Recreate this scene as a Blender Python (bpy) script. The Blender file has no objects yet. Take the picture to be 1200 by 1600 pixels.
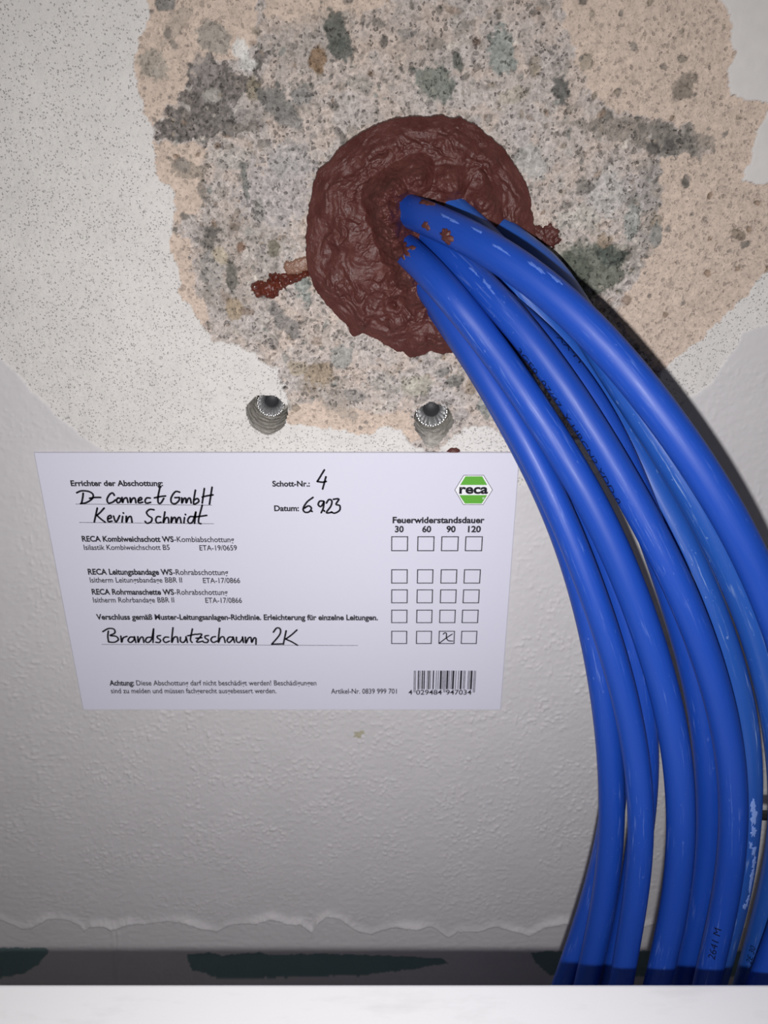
import bpy, bmesh, math, random
import numpy as np
from mathutils import Vector, Matrix

random.seed(7)
SC = bpy.context.scene
COL = SC.collection

# ------------------------------------------------------------------ camera
FPX = 1380.0                          # focal length in pixels of the 1200x1600 frame
TH = math.atan(FPX / 2762.0)          # pitch below the horizon
D = 0.2518                            # distance from the wall
ZC = 0.60                             # height of the lens
CAM = np.array([0.0, -D, ZC])
FWD = np.array([0.0, math.cos(TH), -math.sin(TH)])
UPV = np.array([0.0, math.sin(TH), math.cos(TH)])
RGT = np.array([1.0, 0.0, 0.0])
cd = bpy.data.cameras.new('camera')
cam = bpy.data.objects.new('camera', cd)
COL.objects.link(cam)
cam.location = CAM
cam.rotation_euler = (math.pi / 2 - TH, 0, 0)
cd.sensor_fit = 'HORIZONTAL'
cd.sensor_width = 24.0
cd.lens = FPX / 1200.0 * 24.0
cd.clip_start = 0.01
cd.clip_end = 20
cd.dof.use_dof = True
cd.dof.focus_distance = 0.245
cd.dof.aperture_fstop = 22.0
SC.camera = cam

# ------------------------------------------------------------------ light
w = bpy.data.worlds.new('room')
SC.world = w
w.use_nodes = True
w.node_tree.nodes['Background'].inputs[0].default_value = (1.0, 0.95, 0.88, 1)
w.node_tree.nodes['Background'].inputs[1].default_value = 0.075
ld = bpy.data.lights.new('phone_flash', 'AREA')
ld.shape = 'DISK'
ld.size = 0.005
ld.energy = 0.475
ld.spread = math.radians(140)
ld.color = (1.0, 0.988, 0.985)
fl = bpy.data.objects.new('phone_flash', ld)
COL.objects.link(fl)
LOFF = 0.0225
fl.location = CAM - UPV * LOFF
fl.rotation_euler = (math.pi / 2 - TH, 0, 0)

vs = SC.view_settings
vs.view_transform = 'Standard'
vs.look = 'None'
vs.exposure = 0.0
vs.gamma = 1.0
vs.use_curve_mapping = False

# ------------------------------------------------------------------ helpers
def ray(px, py):
    d = FWD + RGT * ((px - 600.0) / FPX) - UPV * ((py - 800.0) / FPX)
    return d

def at(px, py, c=0.0):
    """point at distance c in front of the wall face, seen at this place of the photograph"""
    d = ray(px, py)
    t = (D - c) / d[1]
    return CAM + d * t

def topx(P):
    """photograph place of world points (N,3)"""
    v = P - CAM
    f = v @ FWD
    return np.stack([600 + FPX * (v @ RGT) / f, 800 - FPX * (v @ UPV) / f], -1)

def lin(r, g, b, k=1.0):
    def f(u):
        u /= 255.0
        return (u / 12.92 if u <= 0.04045 else ((u + 0.055) / 1.055) ** 2.4) * k
    return (f(r), f(g), f(b))

def tag(o, label=None, cat=None, group=None, kind=None):
    if label: o['label'] = label
    if cat: o['category'] = cat
    if group: o['group'] = group
    if kind: o['kind'] = kind
    return o

def empty(name, loc):
    o = bpy.data.objects.new(name, None)
    o.empty_display_size = 0.01
    o.location = loc
    COL.objects.link(o)
    return o

def mesh(name, verts, faces, mat=None, parent=None, smooth=True):
    """faces: list of index lists, or an (N,k) array"""
    verts = np.asarray(verts, float).reshape(-1, 3)
    off = np.zeros(3)
    if parent is not None:
        p = parent
        while p is not None:
            off += np.array(p.location)
            p = p.parent
    me = bpy.data.meshes.new(name)
    if isinstance(faces, np.ndarray):
        n, k = faces.shape
        me.vertices.add(len(verts))
        me.vertices.foreach_set('co', (verts - off).astype(np.float32).ravel())
        me.loops.add(n * k)
        me.loops.foreach_set('vertex_index', faces.astype(np.int32).ravel())
        me.polygons.add(n)
        me.polygons.foreach_set('loop_start', (np.arange(n) * k).astype(np.int32))
        me.polygons.foreach_set('loop_total', np.full(n, k, np.int32))
        me.update(calc_edges=True)
        me.validate()
    else:
        me.from_pydata([tuple(v) for v in (verts - off)], [], [list(map(int, f)) for f in faces])
        me.update()
    if smooth:
        me.polygons.foreach_set('use_smooth', np.ones(len(me.polygons), bool))
    if mat: me.materials.append(mat)
    o = bpy.data.objects.new(name, me)
    COL.objects.link(o)
    if parent is not None: o.parent = parent
    return o

rng = np.random.RandomState(11)
PERM = rng.permutation(512)
ANG = rng.rand(512) * 2 * math.pi
GX, GY = np.cos(ANG), np.sin(ANG)
def pn(x, y, s=0):
    """gradient noise, about -0.7..0.7"""
    x = np.asarray(x, float) + s * 17.31; y = np.asarray(y, float) + s * 9.77
    xi = np.floor(x).astype(int); yi = np.floor(y).astype(int)
    xf = x - xi; yf = y - yi
    u = xf * xf * xf * (xf * (xf * 6 - 15) + 10); v = yf * yf * yf * (yf * (yf * 6 - 15) + 10)
    def g(ix, iy, fx, fy):
        h = PERM[(PERM[ix & 511] + iy) & 511]
        return GX[h] * fx + GY[h] * fy
    a = g(xi, yi, xf, yf); b = g(xi + 1, yi, xf - 1, yf)
    c = g(xi, yi + 1, xf, yf - 1); d = g(xi + 1, yi + 1, xf - 1, yf - 1)
    return (a + (b - a) * u) * (1 - v) + (c + (d - c) * u) * v
def fbm(x, y, o=4, s=0):
    r = 0; a = 1.0; f = 1.0
    for k in range(o):
        r = r + a * pn(x * f, y * f, s + k * 3); a *= 0.5; f *= 2.03
    return r
def sstep(a, b, x):
    t = np.clip((x - a) / (b - a), 0, 1)
    return t * t * (3 - 2 * t)
def inpoly(x, y, poly):
    p = np.asarray(poly, float); r = np.zeros(x.shape, bool); j = len(p) - 1
    for i in range(len(p)):
        xi, yi = p[i]; xj, yj = p[j]
        if yi != yj:
            r ^= ((yi > y) != (yj > y)) & (x < (xj - xi) * (y - yi) / (yj - yi) + xi)
        j = i
    return r
def distpoly(x, y, pts, closed=True):
    p = np.asarray(pts, float); best = np.full(x.shape, 1e9)
    n = len(p)
    for i in range(n if closed else n - 1):
        a = p[i]; b = p[(i + 1) % n]; ab = b - a
        t = np.clip(((x - a[0]) * ab[0] + (y - a[1]) * ab[1]) / (ab @ ab + 1e-12), 0, 1)
        best = np.minimum(best, np.hypot(x - a[0] - t * ab[0], y - a[1] - t * ab[1]))
    return best

# ------------------------------------------------------------------ materials
def newmat(name, color=(0.5, 0.5, 0.5), rough=0.5, metal=0.0, spec=0.5):
    m = bpy.data.materials.new(name)
    m.use_nodes = True
    b = m.node_tree.nodes['Principled BSDF']
    b.inputs['Base Color'].default_value = (*color, 1)
    b.inputs['Roughness'].default_value = rough
    b.inputs['Metallic'].default_value = metal
    b.inputs['Specular IOR Level'].default_value = spec
    return m, m.node_tree, b
def node(t, typ, **kw):
    n = t.nodes.new(typ)
    for k, v in kw.items(): setattr(n, k, v)
    return n
def noise(t, vec, scale, detail=2.0, rough=0.5):
    n = node(t, 'ShaderNodeTexNoise')
    n.inputs['Scale'].default_value = scale
    n.inputs['Detail'].default_value = detail
    n.inputs['Roughness'].default_value = rough
    t.links.new(vec, n.inputs['Vector'])
    return n.outputs['Fac']
def maprange(t, v, a, b, c, d):
    n = node(t, 'ShaderNodeMapRange')
    t.links.new(v, n.inputs[0])
    for i, q in enumerate((a, b, c, d)): n.inputs[i + 1].default_value = q
    return n.outputs[0]
def math_(t, op, a, b):
    n = node(t, 'ShaderNodeMath', operation=op)
    for i, q in enumerate((a, b)):
        if isinstance(q, (int, float)): n.inputs[i].default_value = q
        else: t.links.new(q, n.inputs[i])
    return n.outputs[0]
def mixc(t, fac, a, b, mode='MIX'):
    n = node(t, 'ShaderNodeMix', data_type='RGBA', blend_type=mode)
    for i, q in ((0, fac), (6, a), (7, b)):
        if isinstance(q, (int, float)): n.inputs[i].default_value = q
        elif isinstance(q, tuple): n.inputs[i].default_value = (*q, 1)
        else: t.links.new(q, n.inputs[i])
    return n.outputs[2]
def bump(t, bsdf, h, strength, dist):
    n = node(t, 'ShaderNodeBump')
    n.inputs['Strength'].default_value = strength
    n.inputs['Distance'].default_value = dist
    t.links.new(h, n.inputs['Height'])
    t.links.new(n.outputs[0], bsdf.inputs['Normal'])
def objvec(t): return node(t, 'ShaderNodeTexCoord').outputs['Object']

def wall_material():
    m, t, b = newmat('wall_layers', rough=0.85, spec=0.25)
    col = node(t, 'ShaderNodeAttribute', attribute_name='coat').outputs['Color']
    lay = node(t, 'ShaderNodeAttribute', attribute_name='layer').outputs['Color']
    sp = node(t, 'ShaderNodeSeparateColor'); t.links.new(lay, sp.inputs[0])
    conc, fill, paint = sp.outputs[0], sp.outputs[1], sp.outputs[2]
    v = objvec(t)
    n1 = noise(t, v, 1500, 3, 0.65)
    n2 = noise(t, v, 700, 4, 0.7)
    n3 = noise(t, v, 2600, 2, 0.6)
    # grain of sand and cement in the bare concrete
    g = maprange(t, n2, 0.33, 0.68, 0.70, 1.20)
    g2 = maprange(t, n1, 0.30, 0.47, 0.55, 1.0)
    cg = math_(t, 'MULTIPLY', g, g2)
    def specks(scale, size, share, warp):
        """little separate pits: 1 inside a pit"""
        add = node(t, 'ShaderNodeVectorMath', operation='ADD')
        nz = node(t, 'ShaderNodeTexNoise'); nz.inputs['Scale'].default_value = scale * 0.9; nz.inputs['Detail'].default_value = 2
        t.links.new(v, nz.inputs['Vector'])
        sc = node(t, 'ShaderNodeVectorMath', operation='SCALE'); sc.inputs['Scale'].default_value = warp / scale
        t.links.new(nz.outputs['Color'], sc.inputs[0])
        t.links.new(v, add.inputs[0]); t.links.new(sc.outputs[0], add.inputs[1])
        vo = node(t, 'ShaderNodeTexVoronoi'); vo.inputs['Scale'].default_value = scale
        t.links.new(add.outputs[0], vo.inputs['Vector'])
        sep = node(t, 'ShaderNodeSeparateColor'); t.links.new(vo.outputs['Color'], sep.inputs[0])
        d = math_(t, 'SUBTRACT', vo.outputs['Distance'], math_(t, 'MULTIPLY', sep.outputs[1], size * 0.5))
        ins = maprange(t, d, size * 0.35, size * 0.75, 1, 0)
        return math_(t, 'MULTIPLY', ins, maprange(t, sep.outputs[0], 1 - share, 1 - share + 0.1, 0, 1))
    sf = specks(1550, 0.34, 0.50, 1.6)
    sc_ = math_(t, 'MAXIMUM', specks(900, 0.42, 0.34, 1.8), math_(t, 'MULTIPLY', specks(420, 0.34, 0.26, 1.8), 0.85))
    fg = math_(t, 'MULTIPLY', maprange(t, sf, 0, 1, 1.0, 0.70), maprange(t, n3, 0.35, 0.5, 0.92, 1.0))  # shade inside the filler pits is put into the colour here
    cg = math_(t, 'MULTIPLY', cg, maprange(t, sc_, 0, 1, 1.04, 0.52))
    k = math_(t, 'ADD', math_(t, 'MULTIPLY', conc, cg), math_(t, 'MULTIPLY', fill, fg))
    k = math_(t, 'ADD', k, paint)
    cc = node(t, 'ShaderNodeCombineColor')
    for i in range(3): t.links.new(k, cc.inputs[i])
    out = mixc(t, 1.0, col, cc.outputs[0], 'MULTIPLY')
    t.links.new(out, b.inputs['Base Color'])
    # relief
    hc = math_(t, 'ADD', math_(t, 'ADD', math_(t, 'MULTIPLY', n2, 1.3), math_(t, 'MULTIPLY', n1, 0.9)), math_(t, 'MULTIPLY', sc_, -0.8))
    hf = math_(t, 'ADD', math_(t, 'MULTIPLY', sf, -0.55), math_(t, 'MULTIPLY', n3, 0.25))
    hp = math_(t, 'MULTIPLY', noise(t, v, 420, 2, 0.4), 0.16)
    h = math_(t, 'ADD', math_(t, 'MULTIPLY', conc, hc), math_(t, 'MULTIPLY', fill, hf))
    h = math_(t, 'ADD', h, math_(t, 'MULTIPLY', paint, hp))
    bump(t, b, h, 1.0, 0.00038)
    return m
M_WALL = wall_material()

def hole_material():
    m, t, b = newmat('drilled_concrete', rough=0.9, spec=0.2)
    v = objvec(t)
    n = noise(t, v, 900, 4, 0.65)
    c = mixc(t, maprange(t, n, 0.3, 0.7, 0, 1), lin(150, 145, 138), lin(200, 195, 188))
    t.links.new(c, b.inputs['Base Color'])
    bump(t, b, n, 0.8, 0.0004)
    return m
M_HOLE = hole_material()

def sealant_material(name, c1, c2, rough):
    m, t, b = newmat(name, rough=rough, spec=0.45)
    v = objvec(t)
    n = noise(t, v, 260, 4, 0.6)
    c = mixc(t, maprange(t, n, 0.3, 0.7, 0, 1), c1, c2)
    t.links.new(c, b.inputs['Base Color'])
    f = noise(t, v, 900, 4, 0.6)
    t.links.new(maprange(t, n, 0.3, 0.7, rough - 0.1, rough + 0.15), b.inputs['Roughness'])
    bump(t, b, f, 0.7, 0.0005)
    return m
M_SEAL = sealant_material('firestop_sealant', lin(76, 37, 34), lin(92, 50, 45), 0.44)
M_GLOSS = sealant_material('wet_sealant', lin(72, 27, 18), lin(104, 50, 36), 0.14)
M_FILM = sealant_material('thin_sealant', lin(140, 108, 92), lin(120, 86, 72), 0.3)

def cable_material(name, base, light, scuff, rough, gloss=0.4):
    m, t, b = newmat(name, base, rough, spec=gloss)
    uv = node(t, 'ShaderNodeUVMap').outputs[0]
    mp = node(t, 'ShaderNodeMapping'); mp.inputs['Scale'].default_value = (90, 1500, 1)
    t.links.new(uv, mp.inputs['Vector'])
    streak = noise(t, mp.outputs[0], 1.0, 4, 0.6)
    mp2 = node(t, 'ShaderNodeMapping'); mp2.inputs['Scale'].default_value = (22, 160, 1)
    t.links.new(uv, mp2.inputs['Vector'])
    patch = noise(t, mp2.outputs[0], 1.0, 3, 0.5)
    mp3 = node(t, 'ShaderNodeMapping'); mp3.inputs['Scale'].default_value = (500, 900, 1); mp3.inputs['Rotation'].default_value = (0, 0, 0.4)
    t.links.new(uv, mp3.inputs['Vector'])
    fleck = noise(t, mp3.outputs[0], 1.0, 2, 0.5)
    a = math_(t, 'MULTIPLY', maprange(t, streak, 0.56, 0.70, 0, 1), maprange(t, patch, 0.50, 0.62, 0, 1))
    a2 = math_(t, 'MULTIPLY', maprange(t, fleck, 0.68, 0.74, 0, 1), maprange(t, patch, 0.42, 0.6, 0, 0.6))
    fac = math_(t, 'MULTIPLY', math_(t, 'MAXIMUM', a, a2), scuff)
    tone = mixc(t, maprange(t, noise(t, mp2.outputs[0], 0.5, 2, 0.5), 0.3, 0.7, 0, 1), base, tuple(q * 1.12 for q in base))
    c = mixc(t, fac, tone, light)
    t.links.new(c, b.inputs['Base Color'])
    t.links.new(maprange(t, streak, 0.3, 0.7, rough - 0.05, rough + 0.09), b.inputs['Roughness'])
    bump(t, b, streak, 0.10, 0.0002)
    return m
M_BLUE = cable_material('blue_jacket', (0.0078, 0.053, 0.345), (0.16, 0.25, 0.60), 0.55, 0.46, 0.40)
M_PALE = cable_material('pale_blue_jacket', (0.016, 0.078, 0.35), (0.30, 0.42, 0.66), 0.85, 0.34, 0.5)

def card_material():
    m, t, b = newmat('card', lin(215, 214, 229), 0.5, spec=0.35)
    return m
M_CARD = card_material()
M_INK = newmat('print_ink', lin(34, 32, 40), 0.5, spec=0.3)[0]
M_PEN = newmat('marker_ink', lin(22, 22, 32), 0.45, spec=0.3)[0]
M_GREEN = newmat('logo_green', lin(98, 172, 62), 0.5, spec=0.3)[0]
M_WHITE = newmat('logo_white', lin(236, 236, 240), 0.5, spec=0.3)[0]
M_CINK = newmat('cable_ink', (0.003, 0.006, 0.03), 0.5, spec=0.3)[0]
M_BLACK = newmat('black_plastic', (0.012, 0.012, 0.012), 0.5)[0]

def metal_material():
    m, t, b = newmat('zinc', (0.72, 0.72, 0.73), 0.36, metal=1.0)
    v = objvec(t)
    bump(t, b, noise(t, v, 1200, 3, 0.6), 0.25, 0.0002)
    return m
M_METAL = metal_material()
M_DARKM = newmat('dark_metal', (0.05, 0.05, 0.055), 0.6, metal=0.3)[0]

def ledge_material():
    m, t, b = newmat('white_lacquer', lin(214, 214, 216), 0.42, spec=0.4)
    v = objvec(t)
    mp = node(t, 'ShaderNodeMapping'); mp.inputs['Scale'].default_value = (60, 200, 60)
    t.links.new(v, mp.inputs['Vector'])
    n = noise(t, mp.outputs[0], 1.0, 4, 0.55)
    c = mixc(t, maprange(t, n, 0.55, 0.75, 0, 0.35), lin(236, 235, 237), lin(210, 209, 210))
    t.links.new(c, b.inputs['Base Color'])
    return m
M_LEDGE = ledge_material()
def floor_material():
    m, t, b = newmat('screed', rough=0.85)
    n = noise(t, objvec(t), 60, 5, 0.6)
    t.links.new(mixc(t, n, lin(118, 114, 110), lin(150, 146, 140)), b.inputs['Base Color'])
    return m
M_FLOOR = floor_material()

# ------------------------------------------------------------------ setting: floor
mesh('floor', [(-0.9, -1.2, 0), (0.9, -1.2, 0), (0.9, 0.02, 0), (-0.9, 0.02, 0)], [[0, 1, 2, 3]], M_FLOOR)['kind'] = 'structure'

# ------------------------------------------------------------------ setting: the wall
HOLES = [((417, 648), 0.0063), ((677, 661), 0.0060)]
HOLE_C = [at(p[0], p[1], 0.0) for p, r in HOLES]
def hole_radius(k, ang):
    r = HOLES[k][1]
    e = r * (1 + 0.035 * np.sin(3 * ang + k) + 0.025 * np.sin(7 * ang + 2 * k))
    if k == 1:   # chipped lower rim
        dd = np.abs((ang + math.pi / 2 + math.pi) % (2 * math.pi) - math.pi)
        e = e + 0.0026 * np.exp(-(dd / 0.42) ** 2)
    return e

CONC = [(520, -300), (430, -262), (380, -275), (310, -200), (262, -150), (250, -110), (222, -70), (225, -40), (232, 30), (218, 55), (212, 80), (205, 110), (212, 130), (218, 150), (222, 175), (240, 195), (238, 230),
        (240, 250), (245, 280), (270, 300), (275, 330), (268, 360), (265, 385), (280, 425), (278, 455), (300, 485), (315, 510),
        (335, 535), (360, 538), (385, 545), (400, 560), (415, 570), (435, 580), (440, 600), (450, 615), (447, 640), (450, 663),
        (493, 667), (533, 672), (573, 683), (600, 667), (625, 672), (640, 695), (680, 710), (710, 682), (727, 667), (760, 667), (800, 690),
        (900, 690), (990, 640), (1040, 575), (1050, 565), (1072, 552), (1080, 540), (1112, 517), (1140, 490), (1200, 425), (1320, 330),
        (1320, 120), (1230, 160), (1170, 157), (1140, 145), (1140, 110), (1150, 85), (1145, 60), (1140, 15), (1120, -5), (1112, -40), (1120, -85), (1085, -130), (1000, -190), (940, -180), (860, -265), (780, -262), (700, -310)]
WPATCH = [(1225, 170), (1200, 175), (1183, 205), (1180, 230), (1172, 250), (1160, 280), (1185, 292), (1200, 284), (1225, 280)]
FILL_OUT = [(-120, -250), (60, -420), (400, -520), (1500, -560), (1500, 480), (1200, 507), (1162, 520), (1152, 545), (1135, 560), (1122, 585), (1100, 610),
            (1072, 625), (1000, 700), (900, 760), (330, 745), (165, 708), (100, 660), (75, 635), (50, 612), (22, 580), (0, 560), (-90, 470), (-170, 330), (-210, 150), (-200, -50)]
BEIGE = [
    [(200, -330), (400, -330), (400, 60), (370, 90), (320, 90), (300, 120), (262, 170), (240, 200), (222, 175), (200, 110)],
    [(236, 222), (320, 226), (312, 260), (322, 300), (305, 330), (275, 350), (262, 300), (240, 280)],
    [(860, -330), (1330, -330), (1330, 440), (1200, 440), (1140, 500), (1040, 590), (960, 500), (1005, 420), (1034, 330), (1036, 246), (1110, 242),
     (1075, 195), (985, 180), (925, 150), (902, 92), (885, 45)],
    [(455, 625), (540, 640), (600, 650), (640, 640), (660, 690), (560, 695), (440, 680)],
    [(262, 360), (290, 365), (300, 440), (330, 500), (310, 520), (270, 450)],
    [(405, 20), (520, -120), (760, -100), (600, 10), (480, 40)],
]
# named patches of the bare concrete: x, y, rx, ry, turn, colour, relief
STONES = [
    (528, 57, 17, 35, 20, (92, 98, 90), .3), (496, 93, 13, 16, 10, (158, 120, 84), .25), (394, 140, 11, 17, 10, (150, 136, 112), .2),
    (680, 128, 34, 20, -25, (128, 134, 124), .25), (716, 95, 6, 15, 25, (98, 102, 94), .2), (786, 80, 19, 30, 8, (152, 160, 154), .1),
    (878, 141, 14, 18, 10, (92, 94, 90), .3), (930, 420, 50, 36, -20, (112, 118, 104), .5), (900, 425, 26, 22, 0, (96, 102, 88), .4),
    (955, 400, 20, 15, 0, (88, 96, 88), .3), (431, 160, 26, 20, -20, (128, 126, 122), .2), (1070, 135, 17, 18, 0, (140, 126, 112), .2),
    (444, 503, 13, 34, 38, (138, 132, 128), .2), (361, 435, 9, 22, 0, (118, 114, 104), .3), (330, 425, 19, 24, 0, (172, 164, 158), .2),
    (343, 400, 11, 13, 0, (196, 178, 150), .2), (376, 388, 7, 9, -20, (156, 116, 92), .2), (427, 388, 10, 12, 0, (132, 124, 104), .2),
    (365, 485, 13, 15, 0, (184, 158, 126), .15), (534, 560, 17, 20, 0, (164, 162, 156), .2), (497, 590, 24, 17, 20, (172, 148, 120), .2),
    (463, 578, 15, 12, 0, (178, 160, 136), .15), (710, 597, 12, 10, 0, (128, 126, 120), .3), (738, 604, 9, 13, -15, (168, 146, 124), .2),
    (722, 650, 12, 8, 0, (178, 168, 164), .2), (690, 585, 11, 8, 10, (142, 138, 132), .2), (760, 640, 12, 16, 20, (146, 150, 144), .2),
    (430, 300, 60, 48, 20, (188, 178, 176), .1), (450, 250, 34, 26, 0, (184, 176, 174), .1), (950, 308, 28, 34, 0, (198, 190, 184), .2),
    (908, 342, 36, 18, 0, (198, 189, 178), .2), (832, 255, 20, 26, 30, (192, 186, 180), .2), (990, 345, 12, 24, 0, (168, 170, 164), .25),
    (1026, 370, 9, 15, 0, (146, 146, 142), .2), (945, 376, 14, 9, -10, (176, 152, 128), .2), (1023, 232, 11, 8, -30, (98, 94, 90), .3),
    (1048, 228, 11, 7, -20, (112, 108, 104), .3), (915, 290, 14, 12, 0, (140, 132, 124), .3), (838, 108, 10, 9, 0, (168, 150, 130), .2),
    (745, 66, 6, 5, 0, (122, 96, 84), .2), (635, 52, 14, 6, 0, (150, 142, 136), .2), (680, 68, 14, 9, 0, (152, 140, 130), .2),
    (600, 65, 6, 10, 0, (118, 110, 102), .3), (1157, 368, 12, 7, -30, (150, 130, 110), .3), (1068, 92, 8, 5, 0, (152, 138, 122), .2),
    (258, 3, 14, 10, 0, (130, 128, 124), .3), (375, 75, 12, 14, 10, (226, 222, 216), .15), (383, 100, 12, 9, 0, (222, 218, 212), .15),
    (242, 113, 5, 7, 0, (222, 218, 214), .15), (330, 150, 14, 10, 0, (176, 168, 160), .2), (330, 60, 26, 18, -20, (168, 158, 146), .2),
    (240, 100, 24, 20, 10, (176, 162, 146), .2), (360, 250, 24, 14, 0, (188, 178, 170), .15), (284, 258, 14, 10, 0, (146, 136, 126), .3),
    (405, 330, 10, 18, 0, (160, 154, 148), .2), (382, 285, 5, 26, 5, (132, 132, 126), .3), (470, 440, 12, 30, 5, (148, 156, 150), .2),
    (555, 620, 16, 12, 0, (160, 152, 146), .2), (600, 600, 22, 14, -15, (182, 172, 164), .2), (650, 605, 26, 16, 0, (188, 180, 162), .2),
    (470, 150, 16, 12, 0, (152, 148, 144), .2), (455, 190, 20, 10, -10, (150, 144, 140), .2), (560, 130, 20, 12, 0, (178, 168, 158), .1),
    (755, 255, 14, 10, 0, (182, 172, 164), .2), (800, 150, 22, 12, 20, (190, 176, 158), .15), (980, 470, 8, 7, 0, (156, 130, 112), .2)]
DARKS = [  # irregular dark grey stains of old mortar: outline, colour, strength
    ([(240, 218), (246, 196), (268, 172), (285, 140), (300, 112), (298, 98), (325, 92), (345, 100), (352, 112), (395, 120), (398, 100), (410, 70),
      (412, 95), (398, 135), (370, 160), (350, 165), (380, 200), (330, 216), (300, 222)], (110, 104, 100), 0.85),
    ([(330, 210), (350, 165), (400, 165), (430, 180), (410, 205), (370, 215)], (136, 130, 126), 0.5),
    ([(890, 190), (960, 178), (1050, 195), (1115, 205), (1120, 235), (1080, 244), (1035, 244), (990, 225), (930, 215)], (142, 134, 126), 0.75),
    ([(1010, 205), (1040, 190), (1085, 210), (1095, 240), (1035, 244)], (124, 120, 114), 0.6),
    ([(1000, 250), (1034, 250), (1036, 320), (1020, 400), (990, 440), (985, 400), (1010, 330)], (150, 144, 138), 0.5),
    ([(310, 280), (325, 280), (322, 320), (308, 326)], (116, 112, 106), 0.7),
    ([(265, 252), (300, 248), (318, 262), (318, 290), (290, 275), (268, 272)], (130, 122, 112), 0.6),
    ([(600, 20), (720, 60), (690, 150), (640, 110)], (160, 150, 144), 0.3),
    ([(475, 20), (560, 20), (520, 100), (430, 120), (410, 60)], (156, 148, 142), 0.35),
    ([(860, 380), (985, 385), (975, 440), (935, 465), (905, 460), (870, 420)], (150, 148, 138), 0.6),
    ([(455, 610), (500, 560), (540, 600), (560, 660), (520, 650)], (148, 140, 132), 0.5),
    ([(300, 380), (330, 340), (400, 330), (440, 380), (420, 470), (350, 500), (312, 470)], (162, 154, 148), 0.45),
    ([(245, 70), (272, 10), (300, 18), (285, 50), (260, 75)], (150, 142, 132), 0.4)]

xs = np.concatenate([np.arange(-0.178, -0.1183, 0.0006), np.arange(-0.118, 0.122, 0.00036), np.arange(0.1223, 0.178, 0.0006)])
xs = np.concatenate([-0.178 - 0.0006 * np.cumsum(1.35 ** np.arange(1, 20))[::-1], xs, 0.178 + 0.0006 * np.cumsum(1.35 ** np.arange(1, 20))])
z1 = np.arange(ZC - 0.350, ZC - 0.1075, 0.00050)
z2 = np.concatenate([np.arange(ZC - 0.1075, ZC + 0.022, 0.00036), np.arange(ZC + 0.0224, ZC + 0.095, 0.0009)])
core = np.concatenate([z1, z2])
def grow(x, end, sgn, s=0.0006):
    o = []
    while (end - x) * sgn > 0:
        s *= 1.35; x += sgn * s; o.append(x)
    o[-1] = end
    return o
zs = np.array(grow(core[0], 0.0, -1)[::-1] + list(core) + grow(core[-1], 1.1, 1))
X, Z = np.meshgrid(xs, zs)
NX, NZ = len(xs), len(zs)
P = np.stack([X, np.zeros_like(X), Z], -1)
PP = topx(P.reshape(-1, 3)).reshape(NZ, NX, 2)
PX, PY = PP[..., 0], PP[..., 1]
far = (Z > ZC + 0.095)
XM, ZM = X * 1000, Z * 1000            # millimetres
wpx = 7 * fbm(XM / 3.2, ZM / 3.2, 4, 1); wpy = 7 * fbm(XM / 3.2, ZM / 3.2, 4, 40)
wx, wy = PX + wpx, PY + wpy
conc = inpoly(wx, wy, CONC) & ~inpoly(wx, wy, WPATCH) & ~far
fill = inpoly(PX + wpx * .5, PY + wpy * .5, FILL_OUT) & ~conc & ~far
white = inpoly(wx, wy, [(1090, -60), (1150, -300), (1330, -300), (1330, 200), (1200, 175), (1100, 150)]) & ~conc
white |= inpoly(wx, wy, WPATCH)
fill &= ~white
beige = np.zeros_like(conc)
wx2 = PX + wpx * 1.6; wy2 = PY + wpy * 1.6
for b in BEIGE: beige |= inpoly(wx2, wy2, b)
beige &= conc
bare = conc & ~beige

A = np.zeros((NZ, NX, 3))
n_low = fbm(XM / 18, ZM / 18, 4, 5)
n_mid = fbm(XM / 4, ZM / 4, 4, 8)
n_hi = fbm(XM / 1.3, ZM / 1.3, 3, 12)
c_paint = np.array(lin(203, 200, 202)); c_fill = np.array(lin(216, 212, 209)); c_beige = np.array(lin(206, 187, 173)); c_conc = np.array(lin(194, 183, 177))
A[:] = c_paint * (1 + 0.03 * n_low)[..., None]
A[fill] = (c_fill * (1 + 0.05 * n_low + 0.05 * n_mid)[..., None])[fill]
A[white] = (np.array(lin(212, 208, 206)) * (1 + 0.04 * n_mid)[..., None])[white]
A[beige] = (c_beige * (1 + 0.10 * n_mid + 0.06 * n_hi)[..., None])[beige]
cb = c_conc * (1 + 0.16 * n_mid + 0.16 * n_hi)[..., None]
cb = cb * (1 + np.array([0.06, 0.0, -0.06]) * n_low[..., None])
A[bare] = cb[bare]
# warm tint drifting into the bare concrete near the beige ring
tint = sstep(0.05, 0.35, fbm(XM / 7, ZM / 7, 3, 21)) * bare
A = A * (1 - 0.45 * tint[..., None]) + (c_beige * (1 + 0.1 * n_hi)[..., None]) * (0.45 * tint[..., None])
H = np.zeros((NZ, NX))                   # relief, metres towards the room
H += 0.00003 * n_low
H[fill] = (-0.00035 + 0.00008 * n_mid + 0.00007 * n_hi)[fill]
H[beige] = (-0.0009 + 0.00022 * n_mid + 0.00014 * n_hi)[beige]
H[bare] = (-0.0013 + 0.00040 * n_mid + 0.00026 * n_hi)[bare]
for poly, c, k in DARKS:
    d = inpoly(PX + wpx * 2.2, PY + wpy * 2.2, poly) & conc
    kk = k * (0.75 + 0.5 * sstep(-0.3, 0.3, n_hi)) * d
    kk = np.clip(kk, 0, 1)[..., None]
    A = A * (1 - kk) + np.array(lin(*c)) * (1 + 0.22 * n_hi[..., None]) * kk
    H[d] -= 0.00015

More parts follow.
